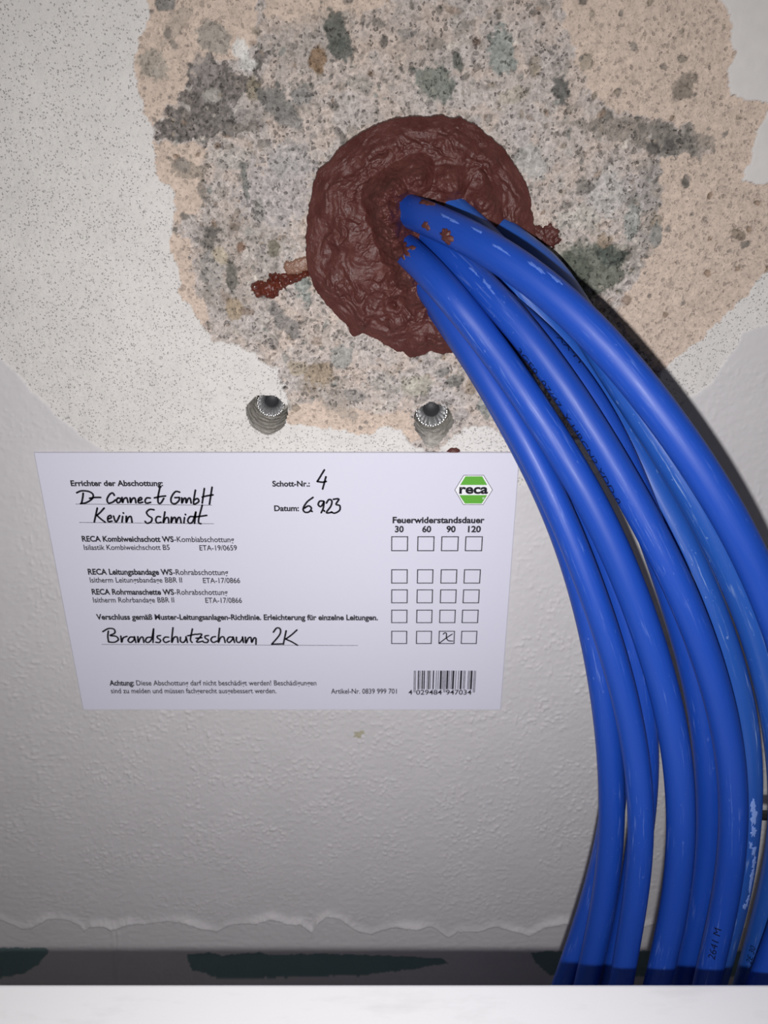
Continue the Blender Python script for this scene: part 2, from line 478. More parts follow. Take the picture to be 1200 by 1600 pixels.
def stone(x, z, rx, rz, turn, c, relief, mott=0.22, soft=0.14, amt=0.85, jag=0.5):
    """one pebble or patch set into the bare concrete, sizes in metres"""
    R = max(rx, rz) * 1.5
    i0, i1 = np.searchsorted(xs, [x - R, x + R]); j0, j1 = np.searchsorted(zs, [z - R, z + R])
    if i1 <= i0 or j1 <= j0: return
    xx = X[j0:j1, i0:i1] - x; zz = Z[j0:j1, i0:i1] - z
    ct, st = math.cos(turn), math.sin(turn)
    u = (xx * ct + zz * st) / rx; v = (-xx * st + zz * ct) / rz
    d = np.hypot(u, v) + jag * n_mid[j0:j1, i0:i1] + (0.25 + 0.3 * jag) * n_hi[j0:j1, i0:i1]
    k = amt * (1 - sstep(1 - soft, 1 + soft, d)) * conc[j0:j1, i0:i1]
    cc = np.array(c) * (1 + mott * n_hi[j0:j1, i0:i1] + mott * n_mid[j0:j1, i0:i1])[..., None]
    A[j0:j1, i0:i1] = A[j0:j1, i0:i1] * (1 - k[..., None]) + cc * k[..., None]
    rim = np.exp(-((d - 1.05) / 0.16) ** 2)
    H[j0:j1, i0:i1] += relief * 0.0012 * (k * (1 - 0.5 * np.clip(d, 0, 1) ** 2) - 0.5 * rim) * conc[j0:j1, i0:i1]

def area_pts(n, cond):
    out = []
    while len(out) < n:
        x = random.uniform(-0.085, 0.118); z = random.uniform(ZC - 0.108, ZC + 0.05)
        j = np.searchsorted(zs, z); i = np.searchsorted(xs, x)
        if j < NZ and i < NX and cond[j, i]: out.append((x, z))
    return out
PAL = [(138, 130, 124), (124, 118, 112), (150, 142, 134), (110, 105, 100), (160, 148, 134), (148, 128, 112), (146, 147, 142), (196, 188, 182), (212, 203, 194), (160, 152, 148), (205, 196, 190)]
for x, z in area_pts(2600, bare):
    r = 0.00034 * math.exp(random.gauss(0.2, 0.5))
    stone(x, z, r * random.uniform(.8, 1.9), r * random.uniform(.6, 1.1), random.uniform(0, 3.14), lin(*random.choice(PAL)), random.choice([-.5, .3, .3, -.4]), jag=0.8, amt=random.uniform(.4, .9))
for x, z in area_pts(60, bare):
    r = 0.0011 * math.exp(random.gauss(0.15, 0.35))
    stone(x, z, r * random.uniform(.8, 1.5), r * random.uniform(.7, 1.1), random.uniform(0, 3.14), lin(*random.choice(PAL)), random.choice([.3, .2, -.3]), jag=0.7, amt=random.uniform(.35, .75))
for x, z in area_pts(110, beige):
    r = 0.0004 * math.exp(random.gauss(0.3, 0.5))
    stone(x, z, r * 1.3, r, random.uniform(0, 3.14), lin(*random.choice(PAL[:6])), random.choice([-.6, .3]))
for px, py, rx, ry, turn, c, rel in STONES:
    q = at(px, py); k = 0.000176 * (1 + 0.12 * max(0, (py - 250) / 450))
    gm = sum(c) / 3; c = tuple(gm + (u - gm) * 0.72 for u in c)
    stone(q[0], q[2], rx * k, ry * k * 1.03, math.radians(turn), lin(*c), rel * 1.4, amt=0.86)
# the pits of the rough concrete and of the sanded filler
pit = np.maximum(sstep(0.28, 0.42, pn(XM / 1.05, ZM / 0.85, 31)), sstep(0.34, 0.46, pn(XM / 2.4 + 0.8 * n_hi, ZM / 2.0, 33))) * bare
H -= 0.00045 * pit
A *= (1 - 0.26 * pit)[..., None]
crk = (1 - sstep(0.0, 0.035, np.abs(fbm(XM / 9, ZM / 9, 4, 61)))) * conc * sstep(0.05, 0.3, pn(XM / 6, ZM / 6, 63))
H -= 0.0003 * crk
A *= (1 - 0.30 * crk)[..., None]
pit = sstep(0.26, 0.42, pn(XM / 0.85 + 0.4 * ZM, ZM / 0.75, 37)) * fill * sstep(-0.05, 0.2, sstep(40, 420, PY) + 0.5 * n_low - 0.15)
H -= 0.00016 * pit
A *= (1 - 0.16 * pit)[..., None]  # pit shade painted into the filler colour, besides the relief
# roller texture of the white paint: scattered little lumps
paint = ~(conc | fill)
dens = (0.25 + 0.75 * sstep(-0.25, 0.35, fbm(XM / 14, ZM / 14, 3, 50))) * (0.35 + 0.65 * sstep(640, 1120, PY)) * (1 - 0.5 * sstep(1280, 1420, PY))
lump = np.maximum(sstep(0.16, 0.44, pn(XM / 1.35, ZM / 1.35, 52) + 0.2 * pn(XM / 0.8, ZM / 0.8, 55)), 0.9 * sstep(0.22, 0.5, pn(XM / 2.1, ZM / 1.8, 58)))
H += paint * 0.00010 * fbm(XM / 3.2, ZM / 2.6, 3, 59) * (PY > 560)
H += paint * 0.00040 * lump * dens * (PY > 560) * (PY < 1445)
H += paint * 0.00006 * fbm(XM / 2.5, ZM / 1.8, 3, 57)
# scalloped lower edge of the last coat of paint
SCAL = [(-200, 1440), (-60, 1434), (0, 1436), (20, 1445), (35, 1451), (50, 1449), (62, 1441), (75, 1435), (100, 1436), (125, 1445), (132, 1454), (142, 1446),
        (165, 1445), (175, 1450), (200, 1442), (225, 1444), (260, 1439), (290, 1440), (320, 1450), (340, 1455), (360, 1445), (400, 1441), (425, 1433),
        (450, 1442), (470, 1441), (488, 1455), (495, 1442), (510, 1431), (530, 1435), (555, 1452), (580, 1459), (608, 1450), (622, 1447), (650, 1450),
        (675, 1447), (700, 1465), (715, 1456), (750, 1455), (772, 1447), (815, 1456), (827, 1461), (850, 1447), (880, 1440), (960, 1452), (1040, 1440), (1120, 1450), (1300, 1440)]
sx = np.array([p[0] for p in SCAL], float); sy = np.array([p[1] for p in SCAL], float)
ye = np.interp(PX, sx, sy) + 1.2 * n_hi
low = PY > ye
H -= paint * 0.00055 * low
H += paint * 0.00115 * np.exp(-((ye - PY) / 6.5) ** 2) * (~low) * (0.55 + 0.9 * sstep(-0.2, 0.3, pn(PX / 60, PY / 200, 60)))
for q in ([(178, 1450), (181, 1470), (179, 1500), (180, 1540)],):
    dq = distpoly(PX, PY, q, False)
    H -= 0.00022 * np.exp(-(dq / 1.6) ** 2)
    H += 0.00018 * np.exp(-((dq - 4) / 3.0) ** 2)
# older green paint bared below
GREEN = [[(-300, 1478), (70, 1484), (76, 1488), (62, 1506), (40, 1522), (0, 1530), (-300, 1536)],
         [(290, 1494), (325, 1490), (345, 1495), (405, 1490), (425, 1495), (500, 1492), (560, 1494), (640, 1497), (690, 1500), (700, 1506), (650, 1516), (560, 1526),
          (340, 1532), (318, 1522), (300, 1519)],
         [(830, 1490), (900, 1488), (1300, 1490), (1300, 1530), (860, 1526), (836, 1505)]]
for g in GREEN:
    gm = inpoly(PX + 2.5 * n_hi, PY + 2.5 * n_mid, g)
    A[gm] = np.array(lin(118, 142, 142))
    H[gm] -= 0.0002
# tan fleck under the card
fm = inpoly(PX + 1.2 * wpx, PY + .7 * wpy, [(553, 1143), (566, 1141), (571, 1147), (562, 1153), (554, 1150)])
A[fm] = np.array(lin(176, 170, 150))
# flatter behind the card so it lies against the wall
LT = at(52, 708); LB = at(783, 1109)
under = (X > LT[0] - .002) & (X < at(812, 708)[0] + .002) & (Z < LT[2] + .0003) & (Z > LB[2] - .0003)
H[under] = np.minimum(H[under], 0.00012)
A = np.clip(A, 0.01, 0.95)

V = np.stack([X, -H, Z], -1).reshape(-1, 3)
idx = np.arange(NX * NZ).reshape(NZ, NX)
F = np.stack([idx[:-1, :-1], idx[:-1, 1:], idx[1:, 1:], idx[1:, :-1]], -1).reshape(-1, 4)
fc = V[F].mean(1)
keep = np.ones(len(F), bool)
for k, hc in enumerate(HOLE_C):
    dx = fc[:, 0] - hc[0]; dz = fc[:, 2] - hc[2]
    keep &= np.hypot(dx, dz) > hole_radius(k, np.arctan2(dz, dx))
F = F[keep]
wall = mesh('wall_back', V, F, M_WALL)
tag(wall, kind='structure')
lay = np.zeros((NZ, NX, 4)); lay[..., 3] = 1
lay[..., 0] = bare * 1.0 + beige * 0.55; lay[..., 1] = fill + beige * 0.45; lay[..., 2] = 1 - lay[..., 0] - lay[..., 1]
for nm, arr in (('coat', np.concatenate([A, np.ones((NZ, NX, 1))], -1)), ('layer', lay)):
    at_ = wall.data.attributes.new(nm, 'FLOAT_COLOR', 'POINT')
    at_.data.foreach_set('color', arr.astype(np.float32).ravel())

# bore of each drilled hole, belonging to the wall
for k, hc in enumerate(HOLE_C):
    na, nd = 96, 40
    vv = []
    for j in range(nd + 1):
        t = j / nd
        c = (-0.0009, -0.0016)[k] - 0.0185 * t
        for i in range(na):
            a = 2 * math.pi * i / na
            r0 = float(hole_radius(k, np.array(a))) + 0.0003
            rb = HOLES[k][1] * 0.97
            r = rb + (r0 - rb) * max(0, 1 - t * 3.2) ** 1.3
            r += 0.00007 * math.sin(t * 44 + 1.5 * math.sin(a + k)) + 0.00028 * float(fbm(a * 2.2 + 5, t * 9, 3, 70 + k))
            if j == 0: r = r0 + 0.0008
            vv.append((hc[0] + r * math.cos(a), -c, hc[2] + r * math.sin(a)))
    ff = [[j * na + i, j * na + (i + 1) % na, (j + 1) * na + (i + 1) % na, (j + 1) * na + i] for j in range(nd) for i in range(na)]
    vv.append((hc[0], 0.0205, hc[2]))
    ff += [[nd * na + i, nd * na + (i + 1) % na, len(vv) - 1] for i in range(na)]
    o = mesh('drill_hole', vv, ff, M_HOLE, wall)
    tag(o, kind='structure')

# ------------------------------------------------------------------ white ledge at the foot of the view
Lp = CAM - UPV * LOFF; Wp = at(600, 1479); rd = ray(600, 1536)
# where the sight line over the ledge's back edge meets the light ray that bounds its shadow
m1 = rd[2] / rd[1]; m2 = (Lp[2] - Wp[2]) / (Lp[1] - Wp[1])
ye_ = (CAM[2] - Wp[2] - m1 * CAM[1] + m2 * Wp[1]) / (m2 - m1)
ED = -ye_
E = at(600, 1536, ED)
ze = E[2]
prof = []
yb, yf, r = -ED, -ED - 0.045, 0.0012
for i in range(7):
    a = math.pi / 2 * i / 6
    prof.append((yb - r + r * math.cos(a), ze - r + r * math.sin(a)))
for i in range(7):
    a = math.pi / 2 + math.pi / 2 * i / 6
    prof.append((yf + r + r * math.cos(a), ze - r + r * math.sin(a)))
prof += [(yf, 0.0), (yb, 0.0)]
n = len(prof)
vv = [(x, p[0], p[1]) for x in (-0.55, 0.55) for p in prof]
ff = [[i, (i + 1) % n, n + (i + 1) % n, n + i] for i in range(n)] + [list(range(n))[::-1], list(range(n, 2 * n))]
o = mesh('white_ledge', vv, ff, M_LEDGE, smooth=False)
tag(o, 'smooth white ledge running along the bottom in front of the wall and cables', 'ledge')

# ------------------------------------------------------------------ firestop sealant
SEAL = [(610, 185), (630, 182), (650, 179), (672, 182), (690, 177), (705, 184), (720, 181), (732, 190), (745, 194), (760, 208), (776, 220), (790, 234), (797, 246), (806, 258), (815, 274),
        (824, 286), (828, 302), (832, 330), (836, 360), (839, 385), (837, 425), (822, 470), (790, 515), (745, 545), (712, 550), (690, 553), (672, 548), (660, 556), (640, 558), (630, 550),
        (618, 549), (605, 540), (592, 532), (580, 526), (566, 520), (552, 527), (546, 520), (540, 505), (520, 487), (505, 470), (490, 447), (481, 425), (477, 390), (478, 360), (480, 335), (484, 310), (489, 287),
        (497, 263), (513, 252), (529, 232), (550, 214), (570, 202), (590, 192)]
def seal_mesh():
    c0 = at(657, 368)
    pts = np.array([at(*p) for p in SEAL])[:, [0, 2]] - c0[[0, 2]]
    ang = np.arctan2(pts[:, 1], pts[:, 0]); rad = np.hypot(pts[:, 0], pts[:, 1])
    o_ = np.argsort(ang); ang, rad = ang[o_], rad[o_]
    na, nr = 520, 150
    aa = np.linspace(-math.pi, math.pi, na, endpoint=False)
    rr = np.interp(aa, np.concatenate([ang - 2 * math.pi, ang, ang + 2 * math.pi]), np.tile(rad, 3))
    rr = rr * (1 + 0.012 * fbm(np.cos(aa) * 14, np.sin(aa) * 14, 3, 80) + 0.008 * pn(np.cos(aa) * 60, np.sin(aa) * 60, 81))
    t = np.linspace(0, 1, nr + 1)[1:] ** 0.85
    R = rr[None, :] * t[:, None]; AA = np.broadcast_to(aa, R.shape)
    x = R * np.cos(AA); z = R * np.sin(AA)
    X_, Z_ = x * 1000, z * 1000
    # trowel strokes: ridges that run round the plug, broken up by swirls
    wxx = X_ + 3.2 * fbm(X_ / 9, Z_ / 9, 3, 90); wzz = Z_ + 3.2 * fbm(X_ / 9, Z_ / 9, 3, 95)
    th = np.arctan2(wzz, wxx); ra = np.hypot(wxx, wzz)
    st1 = 1 - np.abs(pn(ra / 1.1, th * 2.6, 100)) * 2.2
    st2 = 1 - np.abs(pn(wxx / 2.6 + wzz / 6, wzz / 2.2 - wxx / 8, 104)) * 2.4
    st3 = 1 - np.abs(pn(wxx / 1.1, wzz / 1.1, 107)) * 2.0
    edge = 1 - sstep(0.82, 1.0, t)[:, None]
    h = 0.0052 * (1 - t[:, None] ** 3.2) + 0.0012
    calm = 0.25 + 0.75 * sstep(-0.25, 0.3, fbm(X_ / 7, Z_ / 7, 2, 111))          # some strokes lie smooth, others are torn up
    st4 = sstep(0.0, 0.10, np.abs(pn(wxx / 5.5, wzz / 5.5, 113)))               # open creases between strokes
    rings = pn(ra / 1.3, th * 3.0, 115)
    h = h + edge * (0.00055 * rings * sstep(0.45, 0.8, t)[:, None] + calm * (0.00045 * st2 + 0.00028 * st3) + 0.0016 * fbm(X_ / 8, Z_ / 8, 2, 109) + 0.0005 * calm * st4)
    sw = at(618, 470); dx = x + c0[0] - sw[0]; dz = z + c0[2] - sw[2]; d = np.hypot(dx, dz) * 1000; a2 = np.arctan2(dz, dx)
    kk = np.exp(-(d / 8.5) ** 2)
    h = h + kk * (0.0005 * np.sin(d * 1.7 + a2 * 1.0 + 1.6 * n_at(X_, Z_)) - 0.0012 * np.exp(-(d / 1.5) ** 2))
    # mounds dragged up against the roots of the cables
    for (mx, my, hh, ww) in ((596, 305, .0075, 4.2), (606, 328, .0092, 4.4), (614, 355, .0092, 4.4), (626, 385, .0088, 4.4), (638, 418, .0075, 4.2), (650, 450, .0045, 4),
                             (618, 288, .0062, 4), (650, 275, .0042, 4.5), (700, 285, .003, 5), (750, 310, .003, 4.5)):
        mo = at(mx, my); d = np.hypot(x + c0[0] - mo[0], z + c0[2] - mo[2]) * 1000
        h = np.maximum(h, h * 0.4 + hh * np.exp(-(d / ww) ** 2) * (1 + 0.35 * fbm(X_ / 3, Z_ / 3, 3, 117)) + 0.0035 * np.exp(-(d / 9) ** 2))
    h[-1, :] = -0.0022
    h[-2, :] = np.minimum(h[-2, :], 0.0006)
    v = np.stack([x + c0[0], -h, z + c0[2]], -1).reshape(-1, 3)
    i = np.arange(na); faces = []
    for j in range(nr - 1):
        a = j * na + i; b = j * na + (i + 1) % na
        faces.append(np.stack([a, a + na, b + na, b], -1))
    v = np.vstack([v, [[c0[0], -h[0].mean(), c0[2]]]])
    ff = [list(q) for q in np.vstack(faces)] + [[int(k), int((k + 1) % na), len(v) - 1] for k in i]
    return v, ff
def n_at(a, b): return fbm(a / 3, b / 3, 3, 120)
v, ff = seal_mesh()
o = mesh('firestop_sealant', v, ff, M_SEAL)
tag(o, 'round dark red-brown sealant plug smeared around the blue cables in the bare wall', 'sealant')

def blob(name, outline, h, mat, c=-0.0016, res=0.00030, lump=0.5, edge=0.0012, seed=0, parent=None, warp=0.0006):
    """a low lump lying on the wall inside an outline"""
    p = np.array([at(*q) for q in outline])[:, [0, 2]]
    gx = np.arange(p[:, 0].min() - .002, p[:, 0].max() + .002, res); gz = np.arange(p[:, 1].min() - .002, p[:, 1].max() + .002, res)
    x, z = np.meshgrid(gx, gz)
    xw = x + warp * fbm(x * 900, z * 900, 3, seed); zw = z + warp * fbm(x * 900, z * 900, 3, seed + 20)
    ins = inpoly(xw, zw, p); d = distpoly(xw, zw, p)
    hh = h * np.sqrt(np.clip(d / edge, 0, 1)) * (1 + lump * fbm(x * 700, z * 700, 3, seed + 5)) + 0.0003
    hh = np.where(ins, hh, -0.0006)
    ring = ins.copy()
    ring[1:] |= ins[:-1]; ring[:-1] |= ins[1:]; ring[:, 1:] |= ring[:, :-1].copy(); ring[:, :-1] |= ring[:, 1:].copy()
    idm = -np.ones(x.shape, int); idm[ring] = np.arange(ring.sum())
    v = np.stack([x, -(c + hh), z], -1)[ring]
    q = np.stack([idm[:-1, :-1], idm[:-1, 1:], idm[1:, 1:], idm[1:, :-1]], -1).reshape(-1, 4)
    q = q[(q >= 0).all(1)]
    return mesh(name, v, q, mat, parent)
o = blob('sealant_smear', [(390, 450), (393, 444), (405, 440), (416, 442), (419, 430), (430, 428), (440, 428), (455, 430), (470, 426), (482, 420), (484, 434), (468, 440), (455, 446), (446, 452), (436, 455),
                           (434, 466), (420, 468), (412, 465), (400, 468), (397, 460), (391, 457)], 0.0016, M_GLOSS, seed=3, lump=0.9)
tag(o, 'wet shiny red-brown sealant drip on the concrete left of the round plug', 'smear')
blob('thin_film', [(440, 412), (455, 408), (475, 402), (484, 398), (484, 424), (468, 430), (450, 432), (444, 424)], 0.0009, M_FILM, seed=9, parent=o, lump=0.3)
o = blob('sealant_smear', [(832, 352), (842, 353), (850, 356), (856, 350), (861, 346), (864, 354), (872, 358), (877, 364), (873, 371), (880, 378), (872, 382), (868, 388), (858, 386), (850, 388), (846, 378), (836, 380)],
         0.0012, M_SEAL, seed=5, lump=0.8)
tag(o, 'ragged brown sealant splatter on the concrete at the right rim of the plug', 'smear')
o = blob('sealant_drop', [(697, 706), (700, 702), (706, 699), (714, 699), (719, 703), (721, 709), (719, 715), (698, 715)], 0.0016, M_SEAL, c=-0.0011, seed=6, lump=0.2, warp=0.0002)
tag(o, 'small brown sealant drop peeking over the top edge of the white card', 'drop')

# ------------------------------------------------------------------ anchors in the drilled holes
for k, hc in enumerate(HOLE_C):
    root = empty('drop_in_anchor', (hc[0], 0.0190, hc[2]))
    na = 144
    q = (0.92, 1.08)[k]
    rings = [(0.0047 * q, -0.0185), (0.0047 * q, -0.0098), (0.0045 * q, -0.0094), (0.0039 * q, -0.0100), (0.0031 * q, -0.0112), (0.0022 * q, -0.0128)]
    vv = []
    for j, (r, c) in enumerate(rings):
        for i in range(na):
            a = 2 * math.pi * i / na
            pl = math.cos(a * 18 + k)
            amp = [0, 0.00004, 0.00022, 0.00042, 0.00040, 0.0002][j]
            vv.append((hc[0] + (r + 0.4 * amp * pl) * math.cos(a), -(c + amp * pl), hc[2] + (r + 0.4 * amp * pl) * math.sin(a)))
    ff = [[j * na + i, j * na + (i + 1) % na, (j + 1) * na + (i + 1) % na, (j + 1) * na + i] for j in range(len(rings) - 1) for i in range(na)]
    mesh('pleated_rim', vv, ff, M_METAL, root)
    vv = []
    rings = [(0.0024 * q, -0.0124), (0.0021 * q, -0.0128), (0.0021 * q, -0.0180), (0.0001, -0.0182)]
    for r, c in rings:
        for i in range(48):
            a = 2 * math.pi * i / 48
            vv.append((hc[0] + r * math.cos(a), -c, hc[2] + r * math.sin(a)))
    ff = [[j * 48 + i, j * 48 + (i + 1) % 48, (j + 1) * 48 + (i + 1) % 48, (j + 1) * 48 + i] for j in range(3) for i in range(48)]
    mesh('threaded_socket', vv, ff, M_DARKM, root)
    tag(root, ['shiny pleated metal anchor deep in the drilled hole at left, in the pale filler',
               'shiny pleated metal anchor in the chipped hole directly over the card, near the cables'][k], 'anchor', 'metal anchors in drilled holes')

# ------------------------------------------------------------------ the card
CT = 0.0011          # front face of the card, distance from the wall
TL = at(52, 708, CT); TR = at(812, 708, CT); BR = at(783, 1109.5, CT); BL = at(130, 1109.5, CT)
xl, xr = (TL[0] + BL[0]) / 2, (TR[0] + BR[0]) / 2
zt, zb = (TL[2] + TR[2]) / 2, (BL[2] + BR[2]) / 2
card = empty('firestop_card', ((xl + xr) / 2, 0, zb))
tag(card, 'white printed card with handwriting and tick boxes, flat on the wall under the anchors', 'card')
def cardpt(px, py, lift=0.00004):
    q = at(px, py, CT + lift); return q
def box_sheet():
    yy0, yy1, r = -CT, -0.00015, 0.00025
    v = [(xl, yy1, zb), (xr, yy1, zb), (xr, yy1, zt), (xl, yy1, zt), (xl, yy0 + r, zb), (xr, yy0 + r, zb), (xr, yy0 + r, zt), (xl, yy0 + r, zt),
         (xl + r, yy0, zb + r), (xr - r, yy0, zb + r), (xr - r, yy0, zt - r), (xl + r, yy0, zt - r)]
    f = [[8, 9, 10, 11]] + [[a, (a + 1) % 4, (a + 1) % 4 + 4, a + 4] for a in range(4)] + [[a + 4, (a + 1) % 4 + 4, (a + 1) % 4 + 8, a + 8] for a in range(4)] + [[3, 2, 1, 0]]
    return v, f
v, f = box_sheet()
mesh('sheet', v, f, M_CARD, card, smooth=False)

def glyphs(text, bold=0.0):
    cu = bpy.data.curves.new('lettering', 'FONT')
    cu.body = text; cu.size = 1.0; cu.offset = bold; cu.resolution_u = 4
    ob = bpy.data.objects.new('lettering', cu)
    COL.objects.link(ob)
    dg = bpy.context.evaluated_depsgraph_get()
    me = ob.evaluated_get(dg).to_mesh()
    v = np.array([tuple(q.co) for q in me.vertices]); f = [list(p.vertices) for p in me.polygons]
    ob.evaluated_get(dg).to_mesh_clear()
    bpy.data.objects.remove(ob); bpy.data.curves.remove(cu)
    return v, f
def print_text(name, runs, x0, x1, yb, cap, mat=M_INK, parent=card, ybr=None):
    """runs: (text, bold) pieces set one after the other between two places of a base line"""
    allv, allf, pen = [], [], 0.0
    for txt, bold in runs:
        v, f = glyphs(txt, bold or 0.014)
        lead = len(txt) - len(txt.lstrip())
        v = v.copy(); v[:, 0] += pen - v[:, 0].min() + (0.28 * lead if lead else 0)
        allf += [[i + sum(len(a) for a in allv) for i in q] for q in f]
        allv.append(v)
        pen = v[:, 0].max() + 0.05
    v = np.vstack(allv)
    a = cardpt(x0, yb); b = cardpt(x1, yb if ybr is None else ybr)
    up = cardpt(x0, yb - cap)
    kx = (b[0] - a[0]) / (v[:, 0].max() - v[:, 0].min()); ky = (up[2] - a[2]) / 0.729 * 1.06
    xx = a[0] + (v[:, 0] - v[:, 0].min()) * kx
    zz = a[2] + (b[2] - a[2]) * (xx - a[0]) / (b[0] - a[0]) + v[:, 1] * ky
    return mesh(name, np.stack([xx, np.full_like(xx, a[1]), zz], -1), allf, mat, parent, smooth=False)
B1 = 0.036
T = print_text
T('printed_line', [('Errichter der Abschottung:', B1)], 111, 255, 759.3, 8.5)
T('printed_line', [('RECA Kombiweichschott WS', B1), ('-Kombiabschottung', 0)], 128.5, 366, 846, 8.4, ybr=847.2)
T('printed_line', [('Isilastik Kombiweichschott B5', 0)], 131.5, 265.5, 859.2, 8)
T('printed_line', [('ETA-19/0659', 0)], 312, 370.5, 860, 8)
T('printed_line', [('RECA Leitungsbandage WS', B1), ('-Rohrabschottung', 0)], 138, 356.8, 897.6, 8.6, ybr=898.6)
T('printed_line', [('Isitherm Leitungsbandage BBR II', 0)], 141, 284.8, 910.2, 8)
T('printed_line', [('ETA-17/0866', 0)], 317.5, 375.5, 911, 8)
T('printed_line', [('RECA Rohrmanschette WS', B1), ('-Rohrabschottung', 0)], 144, 356, 928.8, 8.4, ybr=929.6)
T('printed_line', [('Isitherm Rohrbandage BBR II', 0)], 146, 272.5, 941.4, 8)
T('printed_line', [('ETA-17/0866', 0)], 321.2, 378.3, 942, 8)
T('printed_line', [('Verschluss gemäß Muster-Leitungsanlagen-Richtlinie. Erleichterung für einzelne Leitungen.', B1)], 151, 590.6, 968, 8.2, ybr=969)
T('printed_line', [('Achtung:', B1), (' Diese Abschottung darf nicht beschädigt werden! Beschädigungen', 0)], 171.5, 494.5, 1071, 7.8)
T('printed_line', [('sind zu melden und müssen fachgerecht ausgebessert werden.', 0)], 173.7, 432, 1083.2, 7.6)
T('printed_line', [('Artikel-Nr. 0839 999 701', 0)], 517.3, 620, 1083.8, 7.6)
T('printed_line', [('Schott-Nr.:', B1)], 425.7, 484.3, 760, 8.4)
T('printed_line', [('Datum:', B1)], 428.6, 467.3, 798.4, 8.4)
T('printed_line', [('Feuerwiderstandsdauer', B1)], 613.4, 757, 817.2, 9.3)
for s, a, b in (('30', 617, 630.8), ('60', 659.6, 673.7), ('90', 697.4, 711.8), ('120', 731, 751.3)):
    T('printed_line', [(s, B1)], a, b, 831.4, 9.3)

def stroke_mesh(name, strokes, width, mat, parent, lift=0.00005, smooth_it=True):
    """pen strokes (photograph places on the card) as flat ribbons of ink with round ends"""
    vv, ff = [], []
    for st in strokes:
        p = np.array([cardpt(*q, lift) for q in st])[:, [0, 2]]
        y = -(CT + lift)
        if smooth_it and len(p) > 2:
            q = [p[0]]
            for i in range(len(p) - 1):
                p0 = p[max(i - 1, 0)]; p1 = p[i]; p2 = p[i + 1]; p3 = p[min(i + 2, len(p) - 1)]
                for t in np.linspace(0, 1, 7)[1:]:
                    q.append(0.5 * ((2 * p1) + (p2 - p0) * t + (2 * p0 - 5 * p1 + 4 * p2 - p3) * t * t + (3 * p1 - p0 - 3 * p2 + p3) * t ** 3))
            p = np.array(q)
        tg = np.gradient(p, axis=0); tg /= np.linalg.norm(tg, axis=1)[:, None] + 1e-12
        nn = np.stack([-tg[:, 1], tg[:, 0]], -1) * width / 2
        b0 = len(vv)
        for a_, n_ in zip(p, nn):
            vv.append((a_[0] + n_[0], y, a_[1] + n_[1])); vv.append((a_[0] - n_[0], y, a_[1] - n_[1]))
        for i in range(len(p) - 1):
            ff.append([b0 + 2 * i, b0 + 2 * i + 1, b0 + 2 * i + 3, b0 + 2 * i + 2])
        for e in (0, len(p) - 1):
            b1 = len(vv)
            for i in range(12):
                a = 2 * math.pi * i / 12
                vv.append((p[e][0] + width / 2 * math.cos(a), y, p[e][1] + width / 2 * math.sin(a)))
            ff.append(list(range(b1, b1 + 12)))
    return mesh(name, vv, ff, mat, parent, smooth=False)
def Z1(pts): return [(40 + x / 3, 690 + y / 3) for x, y in pts]
def Z2(pts): return [(400 + x / 2.727, 690 + y / 2.727) for x, y in pts]
def Z3(pts): return [(100 + x / 2.3077, 870 + y / 2.3077) for x, y in pts]
def Z4(pts): return [(500 + x / 3.75, 870 + y / 3.75) for x, y in pts]
PENW = 0.00062
stroke_mesh('handwriting', [Z1(s) for s in [
    [(270, 242), (268, 262), (262, 290)], [(240, 240), (262, 231), (296, 234), (316, 248), (312, 268), (285, 286), (258, 291)], [(300, 266), (326, 262), (352, 262)],
    [(416, 252), (408, 241), (394, 248), (382, 270), (388, 288), (408, 284), (420, 274)], [(434, 264), (426, 274), (432, 287), (444, 281), (445, 268), (434, 264)],
    [(452, 262), (455, 287), (460, 270), (474, 264), (480, 286)], [(490, 264), (492, 287), (500, 269), (512, 265), (517, 287)],
    [(527, 278), (544, 271), (540, 262), (529, 270), (530, 287), (549, 284)], [(584, 265), (569, 264), (560, 276), (566, 289), (586, 285)],
    [(630, 213), (621, 258), (622, 286), (634, 288), (648, 266)], [(604, 264), (630, 258), (656, 255)],
    [(722, 237), (702, 235), (683, 262), (684, 286), (702, 291), (719, 276), (721, 262)], [(721, 262), (700, 263)],
    [(732, 264), (733, 289), (741, 269), (750, 266), (753, 288), (761, 269), (771, 266), (776, 288)],
    [(796, 228), (787, 289), (800, 290), (812, 280), (806, 267), (791, 274)], [(838, 220), (828, 288)], [(874, 214), (862, 293)], [(828, 260), (852, 254), (878, 250)]]], PENW, M_PEN, card)
stroke_mesh('handwriting', [Z1(s) for s in [
    [(336, 312), (322, 377)], [(368, 312), (350, 332), (334, 346)], [(334, 346), (352, 362), (373, 378)], [(385, 363), (401, 357), (398, 346), (386, 354), (387, 374), (405, 373)],
    [(412, 349), (424, 377), (441, 347)], [(455, 351), (452, 377)], [(458, 334), (459, 336)], [(472, 350), (472, 378), (481, 357), (494, 352), (499, 379)],
    [(602, 320), (582, 318), (567, 332), (576, 348), (592, 359), (588, 376), (570, 383), (560, 374)], [(632, 353), (618, 352), (610, 366), (617, 381), (635, 378)],
    [(653, 330), (645, 381), (656, 359), (668, 358), (671, 381)], [(684, 354), (682, 381), (692, 359), (702, 357), (706, 381), (714, 359), (724, 357), (729, 381)],
    [(745, 356), (742, 381)], [(749, 341), (750, 343)], [(790, 353), (771, 352), (760, 369), (768, 383), (784, 374), (798, 330)], [(798, 330), (792, 383)],
    [(828, 298), (812, 360), (812, 381), (822, 385)], [(795, 353), (822, 350), (849, 346)]]], PENW, M_PEN, card)
stroke_mesh('handwriting', [Z2(s) for s in [[(291, 121), (276, 146), (261, 170)], [(261, 170), (282, 173), (299, 170)], [(298, 150), (291, 176), (284, 202)]]], PENW, M_PEN, card)
